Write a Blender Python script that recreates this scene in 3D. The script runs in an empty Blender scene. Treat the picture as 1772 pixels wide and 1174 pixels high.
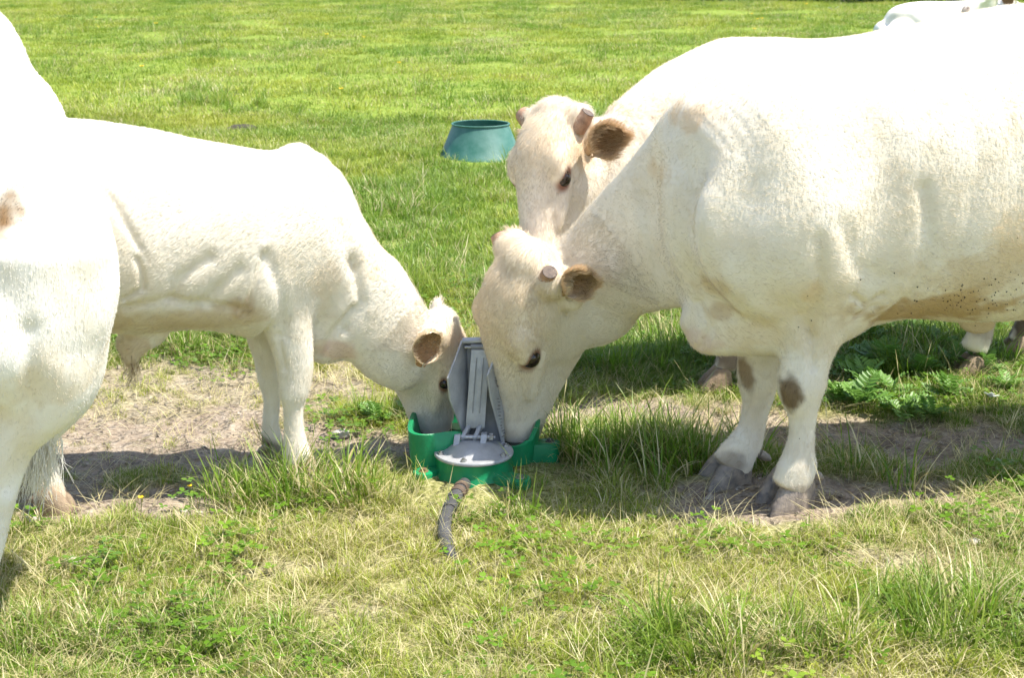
import bpy, math, random
import numpy as np
from mathutils import Vector, Matrix
rng = np.random.default_rng(7)
random.seed(7)
R = math.radians
SC = bpy.context.scene
COL = SC.collection

# ------------------------------------------------------------------ camera, sky, sun, exposure
IW, IH, FPX = 1772.0, 1174.0, 2500.0
CAM_H, PITCH = 1.75, R(15.36)
cam = bpy.data.cameras.new('camera'); camo = bpy.data.objects.new('camera', cam); COL.objects.link(camo)
cam.sensor_width = 36.0; cam.lens = 36.0 * FPX / IW
cam.clip_start = 0.05; cam.clip_end = 600
camo.location = (0, 0, CAM_H); camo.rotation_euler = (R(90) - PITCH, 0, 0)
cam.dof.use_dof = True; cam.dof.focus_distance = 4.75; cam.dof.aperture_fstop = 9.0
SC.camera = camo

SUN_EL, SUN_AZ = R(65), math.atan2(-0.14, 0.95)           # direction towards the sun, azimuth from +X
sdir = Vector((math.cos(SUN_EL) * math.cos(SUN_AZ), math.cos(SUN_EL) * math.sin(SUN_AZ), math.sin(SUN_EL)))
w = bpy.data.worlds.new('World'); SC.world = w; w.use_nodes = True
nt = w.node_tree; bg = nt.nodes['Background']
sky = nt.nodes.new('ShaderNodeTexSky'); sky.sky_type = 'NISHITA'; sky.sun_disc = False
sky.sun_elevation = SUN_EL; sky.sun_rotation = math.atan2(sdir.x, sdir.y)
nt.links.new(sky.outputs[0], bg.inputs[0]); bg.inputs[1].default_value = 0.14
sun = bpy.data.lights.new('sun', 'SUN'); suno = bpy.data.objects.new('sun', sun); COL.objects.link(suno)
sun.energy = 4.6; sun.angle = R(0.53); sun.color = (1.0, 0.955, 0.88)
suno.rotation_euler = sdir.to_track_quat('Z', 'Y').to_euler()
SC.view_settings.view_transform = 'Standard'; SC.view_settings.look = 'None'
SC.view_settings.exposure = 1.04; SC.view_settings.gamma = 1.0
SC.view_settings.use_curve_mapping = False
SC.render.engine = 'CYCLES'
SC.cycles.max_bounces = 6; SC.cycles.diffuse_bounces = 3; SC.cycles.transparent_max_bounces = 8
SC.cycles.use_denoising = True; SC.cycles.use_adaptive_sampling = True; SC.cycles.adaptive_threshold = .025

# ------------------------------------------------------------------ pixel -> direction helpers
CP, SP = math.cos(PITCH), math.sin(PITCH)
CAM = np.array([0, 0, CAM_H])
def ray(px, py):
    a = (px - IW / 2) / FPX; b = (IH / 2 - py) / FPX
    return np.array([a, CP + b * SP, -SP + b * CP])
def at(px, py, Y):                       # the point at distance Y in front of the camera
    d = ray(px, py); return CAM + d * (Y / d[1])
def gnd(px, py, z=0.0):                  # the point on level ground
    d = ray(px, py); return CAM + d * ((z - CAM_H) / d[2])
class Plane:                             # an animal's upright mid-plane
    def __init__(s, px, Y, deg):
        x = (px - IW / 2) / FPX * Y / CP
        s.p = np.array([x, Y, 0.0]); a = R(deg)
        s.d = np.array([math.cos(a), math.sin(a), 0.0]); s.n = np.array([math.sin(a), -math.cos(a), 0.0])  # n looks to the camera
    def at(s, px, py, off=0.0):
        d = ray(px, py); t = np.dot(s.p + s.n * off - CAM, s.n) / np.dot(d, s.n)
        return CAM + d * t

# ------------------------------------------------------------------ object helpers
def link(o, parent=None):
    COL.objects.link(o)
    if parent is not None: o.parent = parent
    return o
def tag(o, label=None, cat=None, group=None, kind=None):
    if label: o['label'] = label
    if cat: o['category'] = cat
    if group: o['group'] = group
    if kind: o['kind'] = kind
    return o
def empty(name, loc):
    o = bpy.data.objects.new(name, None); o.empty_display_size = 0.1; link(o); o.location = loc; return o
def setparent(o, par):                   # keep world coordinates of a mesh built in place
    o.parent = par; o.matrix_parent_inverse = Matrix.Translation(par.location).inverted(); return o
def np_mesh(name, V, F, mat=None, smooth=True, par=None, cols=None):
    V = np.asarray(V, np.float32); F = np.asarray(F, np.int32)
    me = bpy.data.meshes.new(name)
    n = F.shape[1]
    me.vertices.add(len(V)); me.vertices.foreach_set('co', V.ravel())
    me.loops.add(F.size); me.loops.foreach_set('vertex_index', F.ravel())
    me.polygons.add(len(F)); me.polygons.foreach_set('loop_start', np.arange(0, F.size, n, dtype=np.int32))
    me.update(calc_edges=True)
    if smooth: me.polygons.foreach_set('use_smooth', np.ones(len(F), bool))
    if cols is not None:
        a = me.attributes.new('coat', 'FLOAT_COLOR', 'POINT')
        a.data.foreach_set('color', np.c_[cols, np.ones(len(cols))].astype(np.float32).ravel())
    if mat: me.materials.append(mat)
    o = bpy.data.objects.new(name, me); link(o)
    if par is not None: setparent(o, par)
    return o
class MB:                                # collects shapes for one mesh
    def __init__(s): s.v = []; s.f = []
    def add(s, vs, fs):
        b = len(s.v); s.v += [tuple(map(float, v)) for v in vs]; s.f += [tuple(b + i for i in f) for f in fs]
    def box(s, c, dx, dy, dz):           # centre and three half vectors
        c, dx, dy, dz = map(np.array, (c, dx, dy, dz))
        vs = [c + i * dx + j * dy + k * dz for k in (-1, 1) for j in (-1, 1) for i in (-1, 1)]
        s.add(vs, [(0, 2, 3, 1), (4, 5, 7, 6), (0, 1, 5, 4), (2, 6, 7, 3), (0, 4, 6, 2), (1, 3, 7, 5)])
    def tube(s, pts, rad, seg=12, cap=True):
        pts = [np.array(p, float) for p in pts]; n = len(pts)
        rad = [rad] * n if np.isscalar(rad) else rad
        up = None; rings = []
        for i in range(n):
            t = pts[min(i + 1, n - 1)] - pts[max(i - 1, 0)]; t /= np.linalg.norm(t) + 1e-9
            if up is None: up = np.array([0, 0, 1.0]) if abs(t[2]) < .9 else np.array([1.0, 0, 0])
            u = up - t * np.dot(up, t); u /= np.linalg.norm(u); up = u; v = np.cross(t, u)
            rings.append([pts[i] + rad[i] * (math.cos(2 * math.pi * k / seg) * u + math.sin(2 * math.pi * k / seg) * v) for k in range(seg)])
        vs = [p for r in rings for p in r]
        fs = [(i * seg + k, i * seg + (k + 1) % seg, (i + 1) * seg + (k + 1) % seg, (i + 1) * seg + k) for i in range(n - 1) for k in range(seg)]
        if cap: fs += [tuple(range(seg))[::-1], tuple((n - 1) * seg + k for k in range(seg))]
        s.add(vs, fs)
    def lathe(s, c, prof, seg=48, closed=False, wob=0.0):
        c = np.array(c, float); n = len(prof)
        vs = [c + np.array([r * math.cos(2 * math.pi * k / seg), r * math.sin(2 * math.pi * k / seg), z]) for r, z in prof for k in range(seg)]
        fs = [(i * seg + k, i * seg + (k + 1) % seg, (i + 1) * seg + (k + 1) % seg, (i + 1) * seg + k) for i in range(n - 1) for k in range(seg)]
        if closed: fs += [((n - 1) * seg + k, (n - 1) * seg + (k + 1) % seg, (k + 1) % seg, k) for k in range(seg)]
        s.add(vs, fs)
    def build(s, name, mat, par=None, smooth=True, bevel=0.0, angle=35):
        me = bpy.data.meshes.new(name); me.from_pydata(s.v, [], s.f); me.validate(); me.update()
        import bmesh
        bm = bmesh.new(); bm.from_mesh(me); bmesh.ops.recalc_face_normals(bm, faces=bm.faces)
        if bevel:
            ed = [e for e in bm.edges if len(e.link_faces) == 2 and e.calc_face_angle(0) > R(25)]
            bmesh.ops.bevel(bm, geom=ed, offset=bevel, segments=2, profile=.6, affect='EDGES', clamp_overlap=True)
        bm.to_mesh(me); bm.free()
        if smooth:
            me.polygons.foreach_set('use_smooth', [True] * len(me.polygons)); me.set_sharp_from_angle(angle=R(angle))
        me.materials.append(mat)
        o = bpy.data.objects.new(name, me); link(o)
        if par is not None: setparent(o, par)
        return o

# ------------------------------------------------------------------ materials
def mat(name):
    m = bpy.data.materials.new(name); m.use_nodes = True
    return m, m.node_tree, m.node_tree.nodes['Principled BSDF']
def N(nt, t, **kw):
    n = nt.nodes.new(t)
    for k, v in kw.items(): setattr(n, k, v)
    return n
def ramp(nt, fac, stops):
    r = N(nt, 'ShaderNodeValToRGB'); e = r.color_ramp.elements
    while len(e) > 1: e.remove(e[0])
    e[0].position, e[0].color = stops[0][0], (*stops[0][1], 1)
    for p, c in stops[1:]:
        x = e.new(p); x.color = (*c, 1)
    nt.links.new(fac, r.inputs[0]); return r.outputs[0]
def noise(nt, scale, detail=4, rough=.55, vec=None, dist=0):
    n = N(nt, 'ShaderNodeTexNoise'); n.inputs['Scale'].default_value = scale; n.inputs['Detail'].default_value = detail
    n.inputs['Roughness'].default_value = rough; n.inputs['Distortion'].default_value = dist
    if vec is not None: nt.links.new(vec, n.inputs['Vector'])
    return n.outputs[0]
def objco(nt): return N(nt, 'ShaderNodeTexCoord').outputs['Object']
def mix(nt, a, b, fac, mode='MIX'):
    m = N(nt, 'ShaderNodeMix', data_type='RGBA', blend_type=mode)
    for s, v in ((m.inputs[0], fac), (m.inputs[6], a), (m.inputs[7], b)):
        if isinstance(v, (int, float)): s.default_value = v
        elif isinstance(v, tuple): s.default_value = (*v, 1)
        else: nt.links.new(v, s)
    return m.outputs[2]
def math_n(nt, op, a, b=0.5):
    m = N(nt, 'ShaderNodeMath', operation=op)
    for s, v in ((m.inputs[0], a), (m.inputs[1], b)):
        if isinstance(v, (int, float)): s.default_value = v
        else: nt.links.new(v, s)
    return m.outputs[0]
def bump(nt, h, dist, strength=1.0, base=None):
    b = N(nt, 'ShaderNodeBump'); b.inputs['Strength'].default_value = strength; b.inputs['Distance'].default_value = dist
    nt.links.new(h, b.inputs['Height'])
    if base is not None: nt.links.new(base, b.inputs['Normal'])
    return b.outputs[0]
def simple(name, base, var, scale, rough, bumpd=0.0, metal=0.0, bscale=None, spec=.5):
    m, t, p = mat(name); v = objco(t)
    f = noise(t, scale, 6, .6, v)
    t.links.new(ramp(t, f, [(.3, var), (.62, base)]), p.inputs['Base Color'])
    p.inputs['Roughness'].default_value = rough; p.inputs['Metallic'].default_value = metal
    p.inputs['Specular IOR Level'].default_value = spec
    if bumpd: t.links.new(bump(t, noise(t, bscale or scale * 6, 5, .6, v), bumpd), p.inputs['Normal'])
    return m

def coat_mat():
    m, t, p = mat('coat_skin')
    a = N(t, 'ShaderNodeAttribute', attribute_name='coat')
    v = objco(t)
    f = noise(t, 9, 5, .6, v)
    tone = ramp(t, f, [(.35, (.93, .90, .84)), (.6, (1, 1, 1))])
    t.links.new(mix(t, a.outputs['Color'], tone, 1.0, 'MULTIPLY'), p.inputs['Base Color'])
    p.inputs['Roughness'].default_value = .8; p.inputs['Specular IOR Level'].default_value = .15
    t.links.new(bump(t, noise(t, 120, 3, .6, v), .0012, .35), p.inputs['Normal'])
    return m
def fur_mat():
    m, t, p = mat('coat_hair')
    a = N(t, 'ShaderNodeAttribute', attribute_name='coat')
    t.links.new(a.outputs['Color'], p.inputs['Base Color'])
    p.inputs['Roughness'].default_value = .65; p.inputs['Specular IOR Level'].default_value = .2
    tr = N(t, 'ShaderNodeBsdfTranslucent'); t.links.new(a.outputs['Color'], tr.inputs[0])
    ms = N(t, 'ShaderNodeMixShader'); ms.inputs[0].default_value = .3
    t.links.new(p.outputs[0], ms.inputs[1]); t.links.new(tr.outputs[0], ms.inputs[2])
    t.links.new(ms.outputs[0], t.nodes['Material Output'].inputs[0])
    return m
M = {}
M['coat'] = coat_mat(); M['fur'] = fur_mat()
M['eye'] = simple('eye_dark', (.03, .018, .012), (.012, .008, .007), 60, .08)
M['horn'] = simple('horn', (.44, .26, .16), (.25, .14, .085), 40, .55, .002)
M['horncut'] = simple('horn_cut', (.17, .125, .095), (.055, .045, .042), 70, .75, .002)
M['hoof'] = simple('hoof_horn', (.32, .26, .20), (.10, .085, .08), 26, .5, .004, bscale=45)
M['dirtyhoof'] = simple('hoof_muddy', (.30, .22, .14), (.16, .115, .075), 25, .75, .004)

# ------------------------------------------------------------------ implicit-surface animals
def cmr(A, m):                           # Catmull-Rom resampling of station rows
    A = np.asarray(A, float); k = len(A)
    P = np.vstack([2 * A[0] - A[1], A, 2 * A[-1] - A[-2]])
    t = np.linspace(0, k - 1 - 1e-6, m); i = t.astype(int); f = (t - i)[:, None]
    p0, p1, p2, p3 = P[i], P[i + 1], P[i + 2], P[i + 3]
    return .5 * (2 * p1 + (p2 - p0) * f + (2 * p0 - 5 * p1 + 4 * p2 - p3) * f ** 2 + (3 * p1 - p0 - 3 * p2 + p3) * f ** 3)
class GC:                                # swept body: centre, half vector up, half vector sideways, roundness
    def __init__(s, C, U, V, n=2.2, m=40, cap=1.0):
        k = len(C); n = np.full(k, n) if np.isscalar(n) else np.array(n)
        D = cmr(np.c_[C, U, V, n], m)
        s.C, s.U, s.V, s.n = D[:, :3], D[:, 3:6], D[:, 6:9], D[:, 9]
        T = np.gradient(s.C, axis=0); s.seg = np.linalg.norm(T, axis=1); T /= s.seg[:, None]; s.T = T
        s.U = s.U - T * np.sum(T * s.U, 1)[:, None]; s.V = s.V - T * np.sum(T * s.V, 1)[:, None]
        A = np.cross(s.V, T); A /= np.sum(s.U * A, 1)[:, None]; B = np.cross(T, s.U); B /= np.sum(s.V * B, 1)[:, None]
        s.A, s.B, s.m = A, B, m
        lu, lv = np.linalg.norm(s.U, axis=1), np.linalg.norm(s.V, axis=1)
        s.capl = (cap * min(lu[0], lv[0]), cap * min(lu[-1], lv[-1]))
        r = np.maximum(lu, lv)[:, None] + max(s.capl) * .2
        s.lo, s.hi = (s.C - r).min(0), (s.C + r).max(0)
        s.S = np.c_[s.C, s.A, s.B, s.T, s.n]
    def ev(s, P):
        out = np.empty(len(P), np.float32); ti = np.empty(len(P), np.float32)
        C2 = np.sum(s.C ** 2, 1)
        for a in range(0, len(P), 150000):
            p = P[a:a + 150000]
            j = np.argmin(C2[None] - 2 * p @ s.C.T, 1)
            al = np.sum((p - s.C[j]) * s.T[j], 1); sg = np.where(al >= 0, 1, -1); k = np.clip(j + sg, 0, s.m - 1)
            a1 = np.maximum(-sg * np.sum((p - s.C[k]) * s.T[k], 1), 0); f = np.abs(al) / (np.abs(al) + a1 + 1e-6)   # place between two neighbouring sections
            t = np.clip(np.where(k == j, j, j + sg * f), 0, s.m - 1 - 1e-4)
            i = t.astype(int); f = (t - i)[:, None]
            S = s.S[i] * (1 - f) + s.S[i + 1] * f
            d = p - S[:, :3]
            aa = np.abs(np.sum(d * S[:, 3:6], 1)); bb = np.abs(np.sum(d * S[:, 6:9], 1)); n = S[:, 12]
            ax = np.sum(d * S[:, 9:12], 1)
            e = np.where(t <= 1e-3, np.maximum(-ax, 0) / s.capl[0], np.where(t >= s.m - 1.01, np.maximum(ax, 0) / s.capl[1], 0))
            rho = (np.maximum(aa, 1e-6) ** n + np.maximum(bb, 1e-6) ** n) ** (1 / n)
            rho = np.sqrt(rho ** 2 + e ** 2) + 1e-5
            L = np.linalg.norm(d, axis=1) + 1e-6
            out[a:a + 150000] = L - L / rho; ti[a:a + 150000] = t
        s.last_t = ti
        return out
    def flow(s): return s.T[np.clip(s.last_t.astype(int), 0, s.m - 1)]
class ELL:
    def __init__(s, c, a, b, d, fl=None):
        s.c = np.array(c, float); M3 = np.array([a, b, d], float).T; s.I = np.linalg.inv(M3); s.fl = fl
        r = np.sqrt((M3 ** 2).sum(1)); s.lo, s.hi = s.c - r, s.c + r
    def ev(s, P):
        d = P - s.c; rho = np.linalg.norm(d @ s.I.T, axis=1) + 1e-5; L = np.linalg.norm(d, axis=1) + 1e-6
        return L - L / rho
class Body:
    def __init__(s): s.ops = []
    def add(s, prim, k=.03): s.ops.append((prim, k, 1)); return prim
    def sub(s, prim, k=.01): s.ops.append((prim, k, -1)); return prim
    def field(s, P):
        D = np.full(len(P), 1.0, np.float32)
        for prim, k, sg in s.ops:
            mg = k + .04
            m = np.all((P > prim.lo - mg) & (P < prim.hi + mg), axis=1); ix = np.nonzero(m)[0]
            if not len(ix): continue
            b = prim.ev(P[ix]); a = D[ix]
            if sg < 0: a = -a
            h = np.clip(.5 + .5 * (b - a) / k, 0, 1); r = b * (1 - h) + a * h - k * h * (1 - h)
            D[ix] = r if sg > 0 else -r
        return D
    def mesh(s, h):
        lo = np.min([p.lo for p, k, g in s.ops if g > 0], 0) - .05; hi = np.max([p.hi for p, k, g in s.ops if g > 0], 0) + .05
        B = 8; nb = np.ceil((hi - lo) / (h * B)).astype(int); n = nb * B + 1
        bi = np.stack(np.meshgrid(*[np.arange(x) for x in nb], indexing='ij'), -1).reshape(-1, 3)
        cen = lo + (bi + .5) * B * h
        fc = s.field(cen); act = np.abs(fc) < B * h * 1.25 + .015
        D = np.ones(n, np.float32)
        ins = bi[(fc < 0) & ~act]
        for x, y, z in ins * B: D[x:x + B + 1, y:y + B + 1, z:z + B + 1] = -1
        g = np.stack(np.meshgrid(*[np.arange(B + 1)] * 3, indexing='ij'), -1).reshape(-1, 3)
        ab = bi[act] * B
        for a in range(0, len(ab), 400):
            idx = (ab[a:a + 400, None, :] + g[None]).reshape(-1, 3)
            D[idx[:, 0], idx[:, 1], idx[:, 2]] = s.field(lo + idx * h)
        return surface_nets(D, lo, h)
def surface_nets(D, lo, h):
    I = D < 0; n = np.array(D.shape)
    cnt = np.zeros(n - 1, np.int8)
    for x in (0, 1):
        for y in (0, 1):
            for z in (0, 1): cnt += I[x:n[0] - 1 + x, y:n[1] - 1 + y, z:n[2] - 1 + z]
    cell = np.argwhere((cnt > 0) & (cnt < 8)); ids = np.full(n - 1, -1, np.int32); ids[tuple(cell.T)] = np.arange(len(cell))
    cor = np.array([(x, y, z) for x in (0, 1) for y in (0, 1) for z in (0, 1)])
    val = np.stack([D[tuple((cell + c).T)] for c in cor], 1)
    acc = np.zeros((len(cell), 3)); w_ = np.zeros(len(cell))
    for a in range(8):
        for b in range(a + 1, 8):
            if np.abs(cor[a] - cor[b]).sum() != 1: continue
            m = (val[:, a] < 0) != (val[:, b] < 0); t = val[m, a] / (val[m, a] - val[m, b])
            acc[m] += cor[a] + t[:, None] * (cor[b] - cor[a]); w_[m] += 1
    V = lo + (cell + acc / w_[:, None]) * h
    F = []
    for ax in range(3):
        s0 = [slice(None)] * 3; s1 = [slice(None)] * 3; s0[ax] = slice(0, -1); s1[ax] = slice(1, None)
        e = np.argwhere(I[tuple(s0)] != I[tuple(s1)])
        o1, o2 = [(1, 2), (2, 0), (0, 1)][ax]
        d1 = np.eye(3, dtype=int)[o1]; d2 = np.eye(3, dtype=int)[o2]
        ok = (e[:, o1] > 0) & (e[:, o2] > 0) & (e[:, o1] < n[o1] - 1) & (e[:, o2] < n[o2] - 1); e = e[ok]
        q = np.stack([ids[tuple((e - d1 - d2).T)], ids[tuple((e - d2).T)], ids[tuple(e.T)], ids[tuple((e - d1).T)]], 1)
        fl = ~I[tuple(e.T)]; q[fl] = q[fl][:, ::-1]
        F.append(q)
    F = np.vstack(F); return V, F[(F >= 0).all(1)]
def smooth_verts(V, F, it, lam=.5):
    E = np.vstack([F[:, [0, 1]], F[:, [1, 2]], F[:, [2, 3]], F[:, [3, 0]]]); n = len(V)
    i = np.r_[E[:, 0], E[:, 1]]; j = np.r_[E[:, 1], E[:, 0]]; c = np.bincount(i, minlength=n)[:, None]
    for k in range(it):
        A = np.stack([np.bincount(i, V[j, a], n) for a in range(3)], 1) / np.maximum(c, 1); V = V + lam * (A - V)
    return V
def vnormals(V, F):
    nf = np.cross(V[F[:, 2]] - V[F[:, 0]], V[F[:, 3]] - V[F[:, 1]]); n = len(V); Nn = np.zeros((n, 3))
    for c in range(4):
        for a in range(3): Nn[:, a] += np.bincount(F[:, c], nf[:, a], n)
    return Nn / (np.linalg.norm(Nn, axis=1)[:, None] + 1e-12)
def unit(v): v = np.array(v, float); return v / (np.linalg.norm(v) + 1e-12)
def vnoise(P, s, seed=0):                # cheap smooth noise from summed sines
    r = np.random.default_rng(seed); o = np.zeros(len(P))
    for k in range(7):
        d = unit(r.normal(size=3)) * s * r.uniform(.6, 1.6); o += np.sin(P @ d * 6.283 + r.uniform(0, 6.28))
    return o / 3.2
def sstep(x, a, b): t = np.clip((x - a) / (b - a), 0, 1); return t * t * (3 - 2 * t)
def seg_dist(S, pl):                     # 2-D distance to a polyline
    d = np.full(len(S), 9.0)
    for a, b in zip(pl[:-1], pl[1:]):
        ab = b - a; t = np.clip(((S - a) @ ab) / (ab @ ab + 1e-9), 0, 1); d = np.minimum(d, np.linalg.norm(S - a - t[:, None] * ab, axis=1))
    return d

CREAM = np.array([.80, .745, .65]); TAN = np.array([.66, .47, .27]); BROWN = np.array([.30, .17, .075]); PINK = np.array([.62, .40, .31])
class Animal:
    def __init__(s, pl, cream=CREAM, seed=1):
        s.pl, s.b, s.seed, s.cream = pl, Body(), seed, cream
        s.flows = []; s.feat = []; s.patch = []; s.eyes = []; s.heads = []; s.dark = []
    def gcp(s, st, n=2.2, m=40, k=.04, flow=1, add=True, cap=1.0):   # stations: x,y top, x,y bottom (photo px), half width, offset to the camera
        C, U, V = [], [], []
        for q in st:
            xt, yt, xb, yb, hw = q[:5]; off = q[5] if len(q) > 5 else 0
            a, b = s.pl.at(xt, yt, off), s.pl.at(xb, yb, off)
            C.append((a + b) / 2); U.append((a - b) / 2); V.append(s.pl.n * hw)
        g = GC(C, U, V, n, m, cap)
        if add:
            s.b.add(g, k); s.flows.append((g, flow))
        return g
    def ell(s, px, py, off, rx, rz, ry, tilt=0, k=.04, add=True):    # ellipsoid in the mid-plane frame
        c = s.pl.at(px, py, off); t = R(tilt); d, z = s.pl.d, np.array([0, 0, 1.0])
        a = (d * math.cos(t) + z * math.sin(t)) * rx; b = (-d * math.sin(t) + z * math.cos(t)) * rz
        e = ELL(c, a, b, s.pl.n * ry); (s.b.add if add else s.b.sub)(e, k); return e
    def head(s, O, tip, front, sc=None, jaw=1.0):
        O, tip = np.array(O), np.array(tip); A = tip - O; ln = np.linalg.norm(A); A = A / ln; S = sc or ln / .60
        Nn = unit(np.array(front, float) - A * np.dot(front, A)); L = np.cross(A, Nn)
        if np.dot(L, [0, -1, 0]) < 0: L = -L                     # L points to the side nearer the camera
        P = lambda a, n, l: O + S * (a * A + n * Nn + l * L)
        def sweep(rows, k, m=30, n=2.3):
            g = GC([P(r[0], r[1], r[4] if len(r) > 4 else 0) for r in rows], [Nn * r[2] * S for r in rows], [L * r[3] * S for r in rows], n, m)
            s.b.add(g, k); s.flows.append((g, 1)); return g
        def el(a, n, l, ra, rn, rl, k, add=True):
            e = ELL(P(a, n, l), A * ra * S, Nn * rn * S, L * rl * S); (s.b.add if add else s.b.sub)(e, k)
        sweep([(-.01, -.02, .06, .08), (.05, -.01, .09, .105), (.12, 0, .105, .115), (.20, .0, .10, .105), (.30, .003, .083, .083),
               (.40, .0, .073, .068), (.48, .0, .072, .073), (.545, -.006, .062, .078), (.59, -.015, .04, .055)], .05)
        sweep([(.13, -.165 * jaw, .05, .045), (.20, -.185 * jaw, .06, .055), (.29, -.155 * jaw, .06, .052), (.40, -.098, .050, .045), (.48, -.068, .042, .044), (.535, -.052, .03, .04)], .05)
        sweep([(.12, -.09, .09, .085), (.22, -.10, .10, .08), (.33, -.075, .075, .06), (.44, -.05, .05, .05)], .05)
        for sg in (1, -1):
            el(.19, -.12, .062 * sg, .10, .085, .035, .04)        # cheek
            el(.165, .052, .092 * sg, .05, .035, .034, .03)       # brow
            el(.26, .0, .08 * sg, .12, .022, .022, .04)           # cheek bone
            el(.205, .034, .098 * sg, .042, .032, .026, .02)      # lids
            el(.0, -.03, .10 * sg, .045, .05, .04, .03)           # horn base
            el(.065, -.085, .108 * sg, .03, .032, .035, .03)        # ear root
            el(.222, .028, .126 * sg, .034, .0165, .021, .006, False)   # eye opening
            el(.195, .052, .108 * sg, .036, .014, .018, .012)           # upper lid
            el(.555, .052, .052 * sg, .020, .016, .020, .012, False)    # nostril
            el(.545, -.056, .062 * sg, .045, .007, .03, .01, False)     # mouth line
            el(.565, -.01, .05 * sg, .03, .045, .032, .03)        # upper lip
            s.eyes.append((P(.220, .029, .098 * sg), .029 * S))
        el(-.022, -.015, 0, .028, .05, .05, .04)                 # poll
        hd = dict(P=P, A=A, N=Nn, L=L, S=S, O=O); s.heads.append(hd); return hd
    def leg(s, st, w_off, n=2.2, k=.05, m=44): return s.gcp([(*q[:5], w_off + (q[5] if len(q) > 5 else 0)) for q in st], n, m, k, cap=.45)
    def crease(s, pts, width, depth): s.feat.append((pts, width, depth))
    def finish(s, h, name, label, cat, group=None, fur=60000, fl=.013, base=None, extra=None, smoothit=3):
        V, F = s.b.mesh(h); V = smooth_verts(V, F, smoothit)
        Nn = vnormals(V, F)
        to2 = lambda X: np.c_[(X - s.pl.p) @ s.pl.d, X[:, 2]]
        S2 = to2(V); lat = np.abs(Nn @ s.pl.n); side = (V - s.pl.p) @ s.pl.n
        dis = .0016 * vnoise(V, 4, s.seed) + .0005 * vnoise(V, 11, s.seed + 1)
        for pts, wd, dp in s.feat:
            pl2 = to2(np.array([s.pl.at(*q) for q in pts])); d = seg_dist(S2, pl2)
            dis -= dp * np.exp(-(d / wd) ** 2) * sstep(lat, .15, .5)
        V = V + Nn * dis[:, None]; V = smooth_verts(V, F, 1, .4); Nn = vnormals(V, F)
        # coat colour: cream, warmer where the hair is stained
        col = np.repeat(s.cream[None], len(V), 0)
        t = .25 * sstep(vnoise(V, 2.2, s.seed + 5), .0, 1.2); col = col * (1 - t[:, None]) + (s.cream * np.array([.96, .88, .74]))[None] * t[:, None]
        def blend(w_, c): 
            nonlocal col
            w_ = np.clip(w_, 0, 1)[:, None]; col = col * (1 - w_) + np.array(c)[None] * w_
        for c, r, colr, st in s.patch:
            d = np.linalg.norm((V - np.array(c)) / np.array(r), axis=1) + .22 * vnoise(V, 9, 3) + .12 * vnoise(V, 26, 4)
            blend(st * (1 - sstep(d, .55, 1.15)), colr)
        for hd in s.heads:
            a = (V - hd['O']) @ hd['A'] / hd['S']; n_ = (V - hd['O']) @ hd['N'] / hd['S']; l_ = (V - hd['O']) @ hd['L'] / hd['S']
            inh = (np.abs(l_) < .2) & (n_ > -.25) & (n_ < .2)
            w_ = inh * np.exp(-((a - .10) / .16) ** 2) * sstep(n_, -.08, .05) * .6; blend(w_, s.cream * np.array([.94, .82, .65]))
            w_ = inh * sstep(a, .535, .575) * sstep(n_, -.075, -.02) * .75; blend(w_, PINK)
            w_ = inh * sstep(a, .43, .5) * .35; blend(w_, [.62, .50, .38])
            for c, r in s.eyes:
                d = np.linalg.norm(V - c, axis=1)
            for sg in (1, -1):
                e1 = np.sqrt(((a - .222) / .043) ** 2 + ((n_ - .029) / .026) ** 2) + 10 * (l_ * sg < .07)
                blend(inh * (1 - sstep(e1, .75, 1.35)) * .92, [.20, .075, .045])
                nn = np.sqrt(((a - .555) / .024) ** 2 + ((n_ - .052) / .02) ** 2) + 10 * (l_ * sg < .02)
                blend(inh * (1 - sstep(nn, .6, 1.2)) * .8, [.10, .06, .05])
        if extra is not None: col = extra(V, Nn, col)
        base = base if base is not None else (V[:, 0].mean(), V[:, 1].mean(), 0)
        root = empty(name, Vector(base)); tag(root, label, cat, group)
        s.root = root
        body = np_mesh('body', V, F, M['coat'], True, root, col); s.body = body
        if fur:
            # comb: along the swept parts, drooping
            fw = np.zeros_like(V)
            for g, sg in s.flows:
                m = np.all((V > g.lo - .08) & (V < g.hi + .08), axis=1); ix = np.nonzero(m)[0]
                if not len(ix): continue
                d = g.ev(V[ix]); fw[ix] += (np.exp(-np.maximum(d, -.02) / .025) * sg)[:, None] * g.flow()
            fw = fw / (np.linalg.norm(fw, axis=1)[:, None] + 1e-6)
            fw[:, 2] -= .35
            for a in range(3): fw[:, a] += .28 * vnoise(V, 7, s.seed + 20 + a)
            tri = np.vstack([F[:, [0, 1, 2]], F[:, [0, 2, 3]]])
            ar = np.linalg.norm(np.cross(V[tri[:, 1]] - V[tri[:, 0]], V[tri[:, 2]] - V[tri[:, 0]]), axis=1)
            cen = V[tri].mean(1); vis = (cen[:, 0] < 2.6) & (cen[:, 0] > -2.6)
            fn = Nn[tri[:, 0]]; dv = unit_rows(CAM - cen); ar = ar * vis * np.where(np.sum(fn * dv, 1) > -.25, 1, .12)
            hw = np.ones(len(tri)); ln = np.ones(len(tri))
            for hd in s.heads:
                dh = np.linalg.norm(cen - hd['P'](.25, 0, 0), axis=1) / hd['S']; hw += 1.6 * (dh < .42)
                a = (cen - hd['O']) @ hd['A'] / hd['S']; n_ = (cen - hd['O']) @ hd['N'] / hd['S']
                ln *= np.where((dh < .45), np.where(a < .05, 1.7, np.where(a > .45, .45, np.where(n_ > 0, 1.1, .8))), 1)
                for c, r in s.eyes: ln *= np.where(np.linalg.norm(cen - c, axis=1) < r * 1.45, .1, 1); 
            pr = ar * hw; pr /= pr.sum(); pick = rng.choice(len(tri), fur, p=pr)
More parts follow.
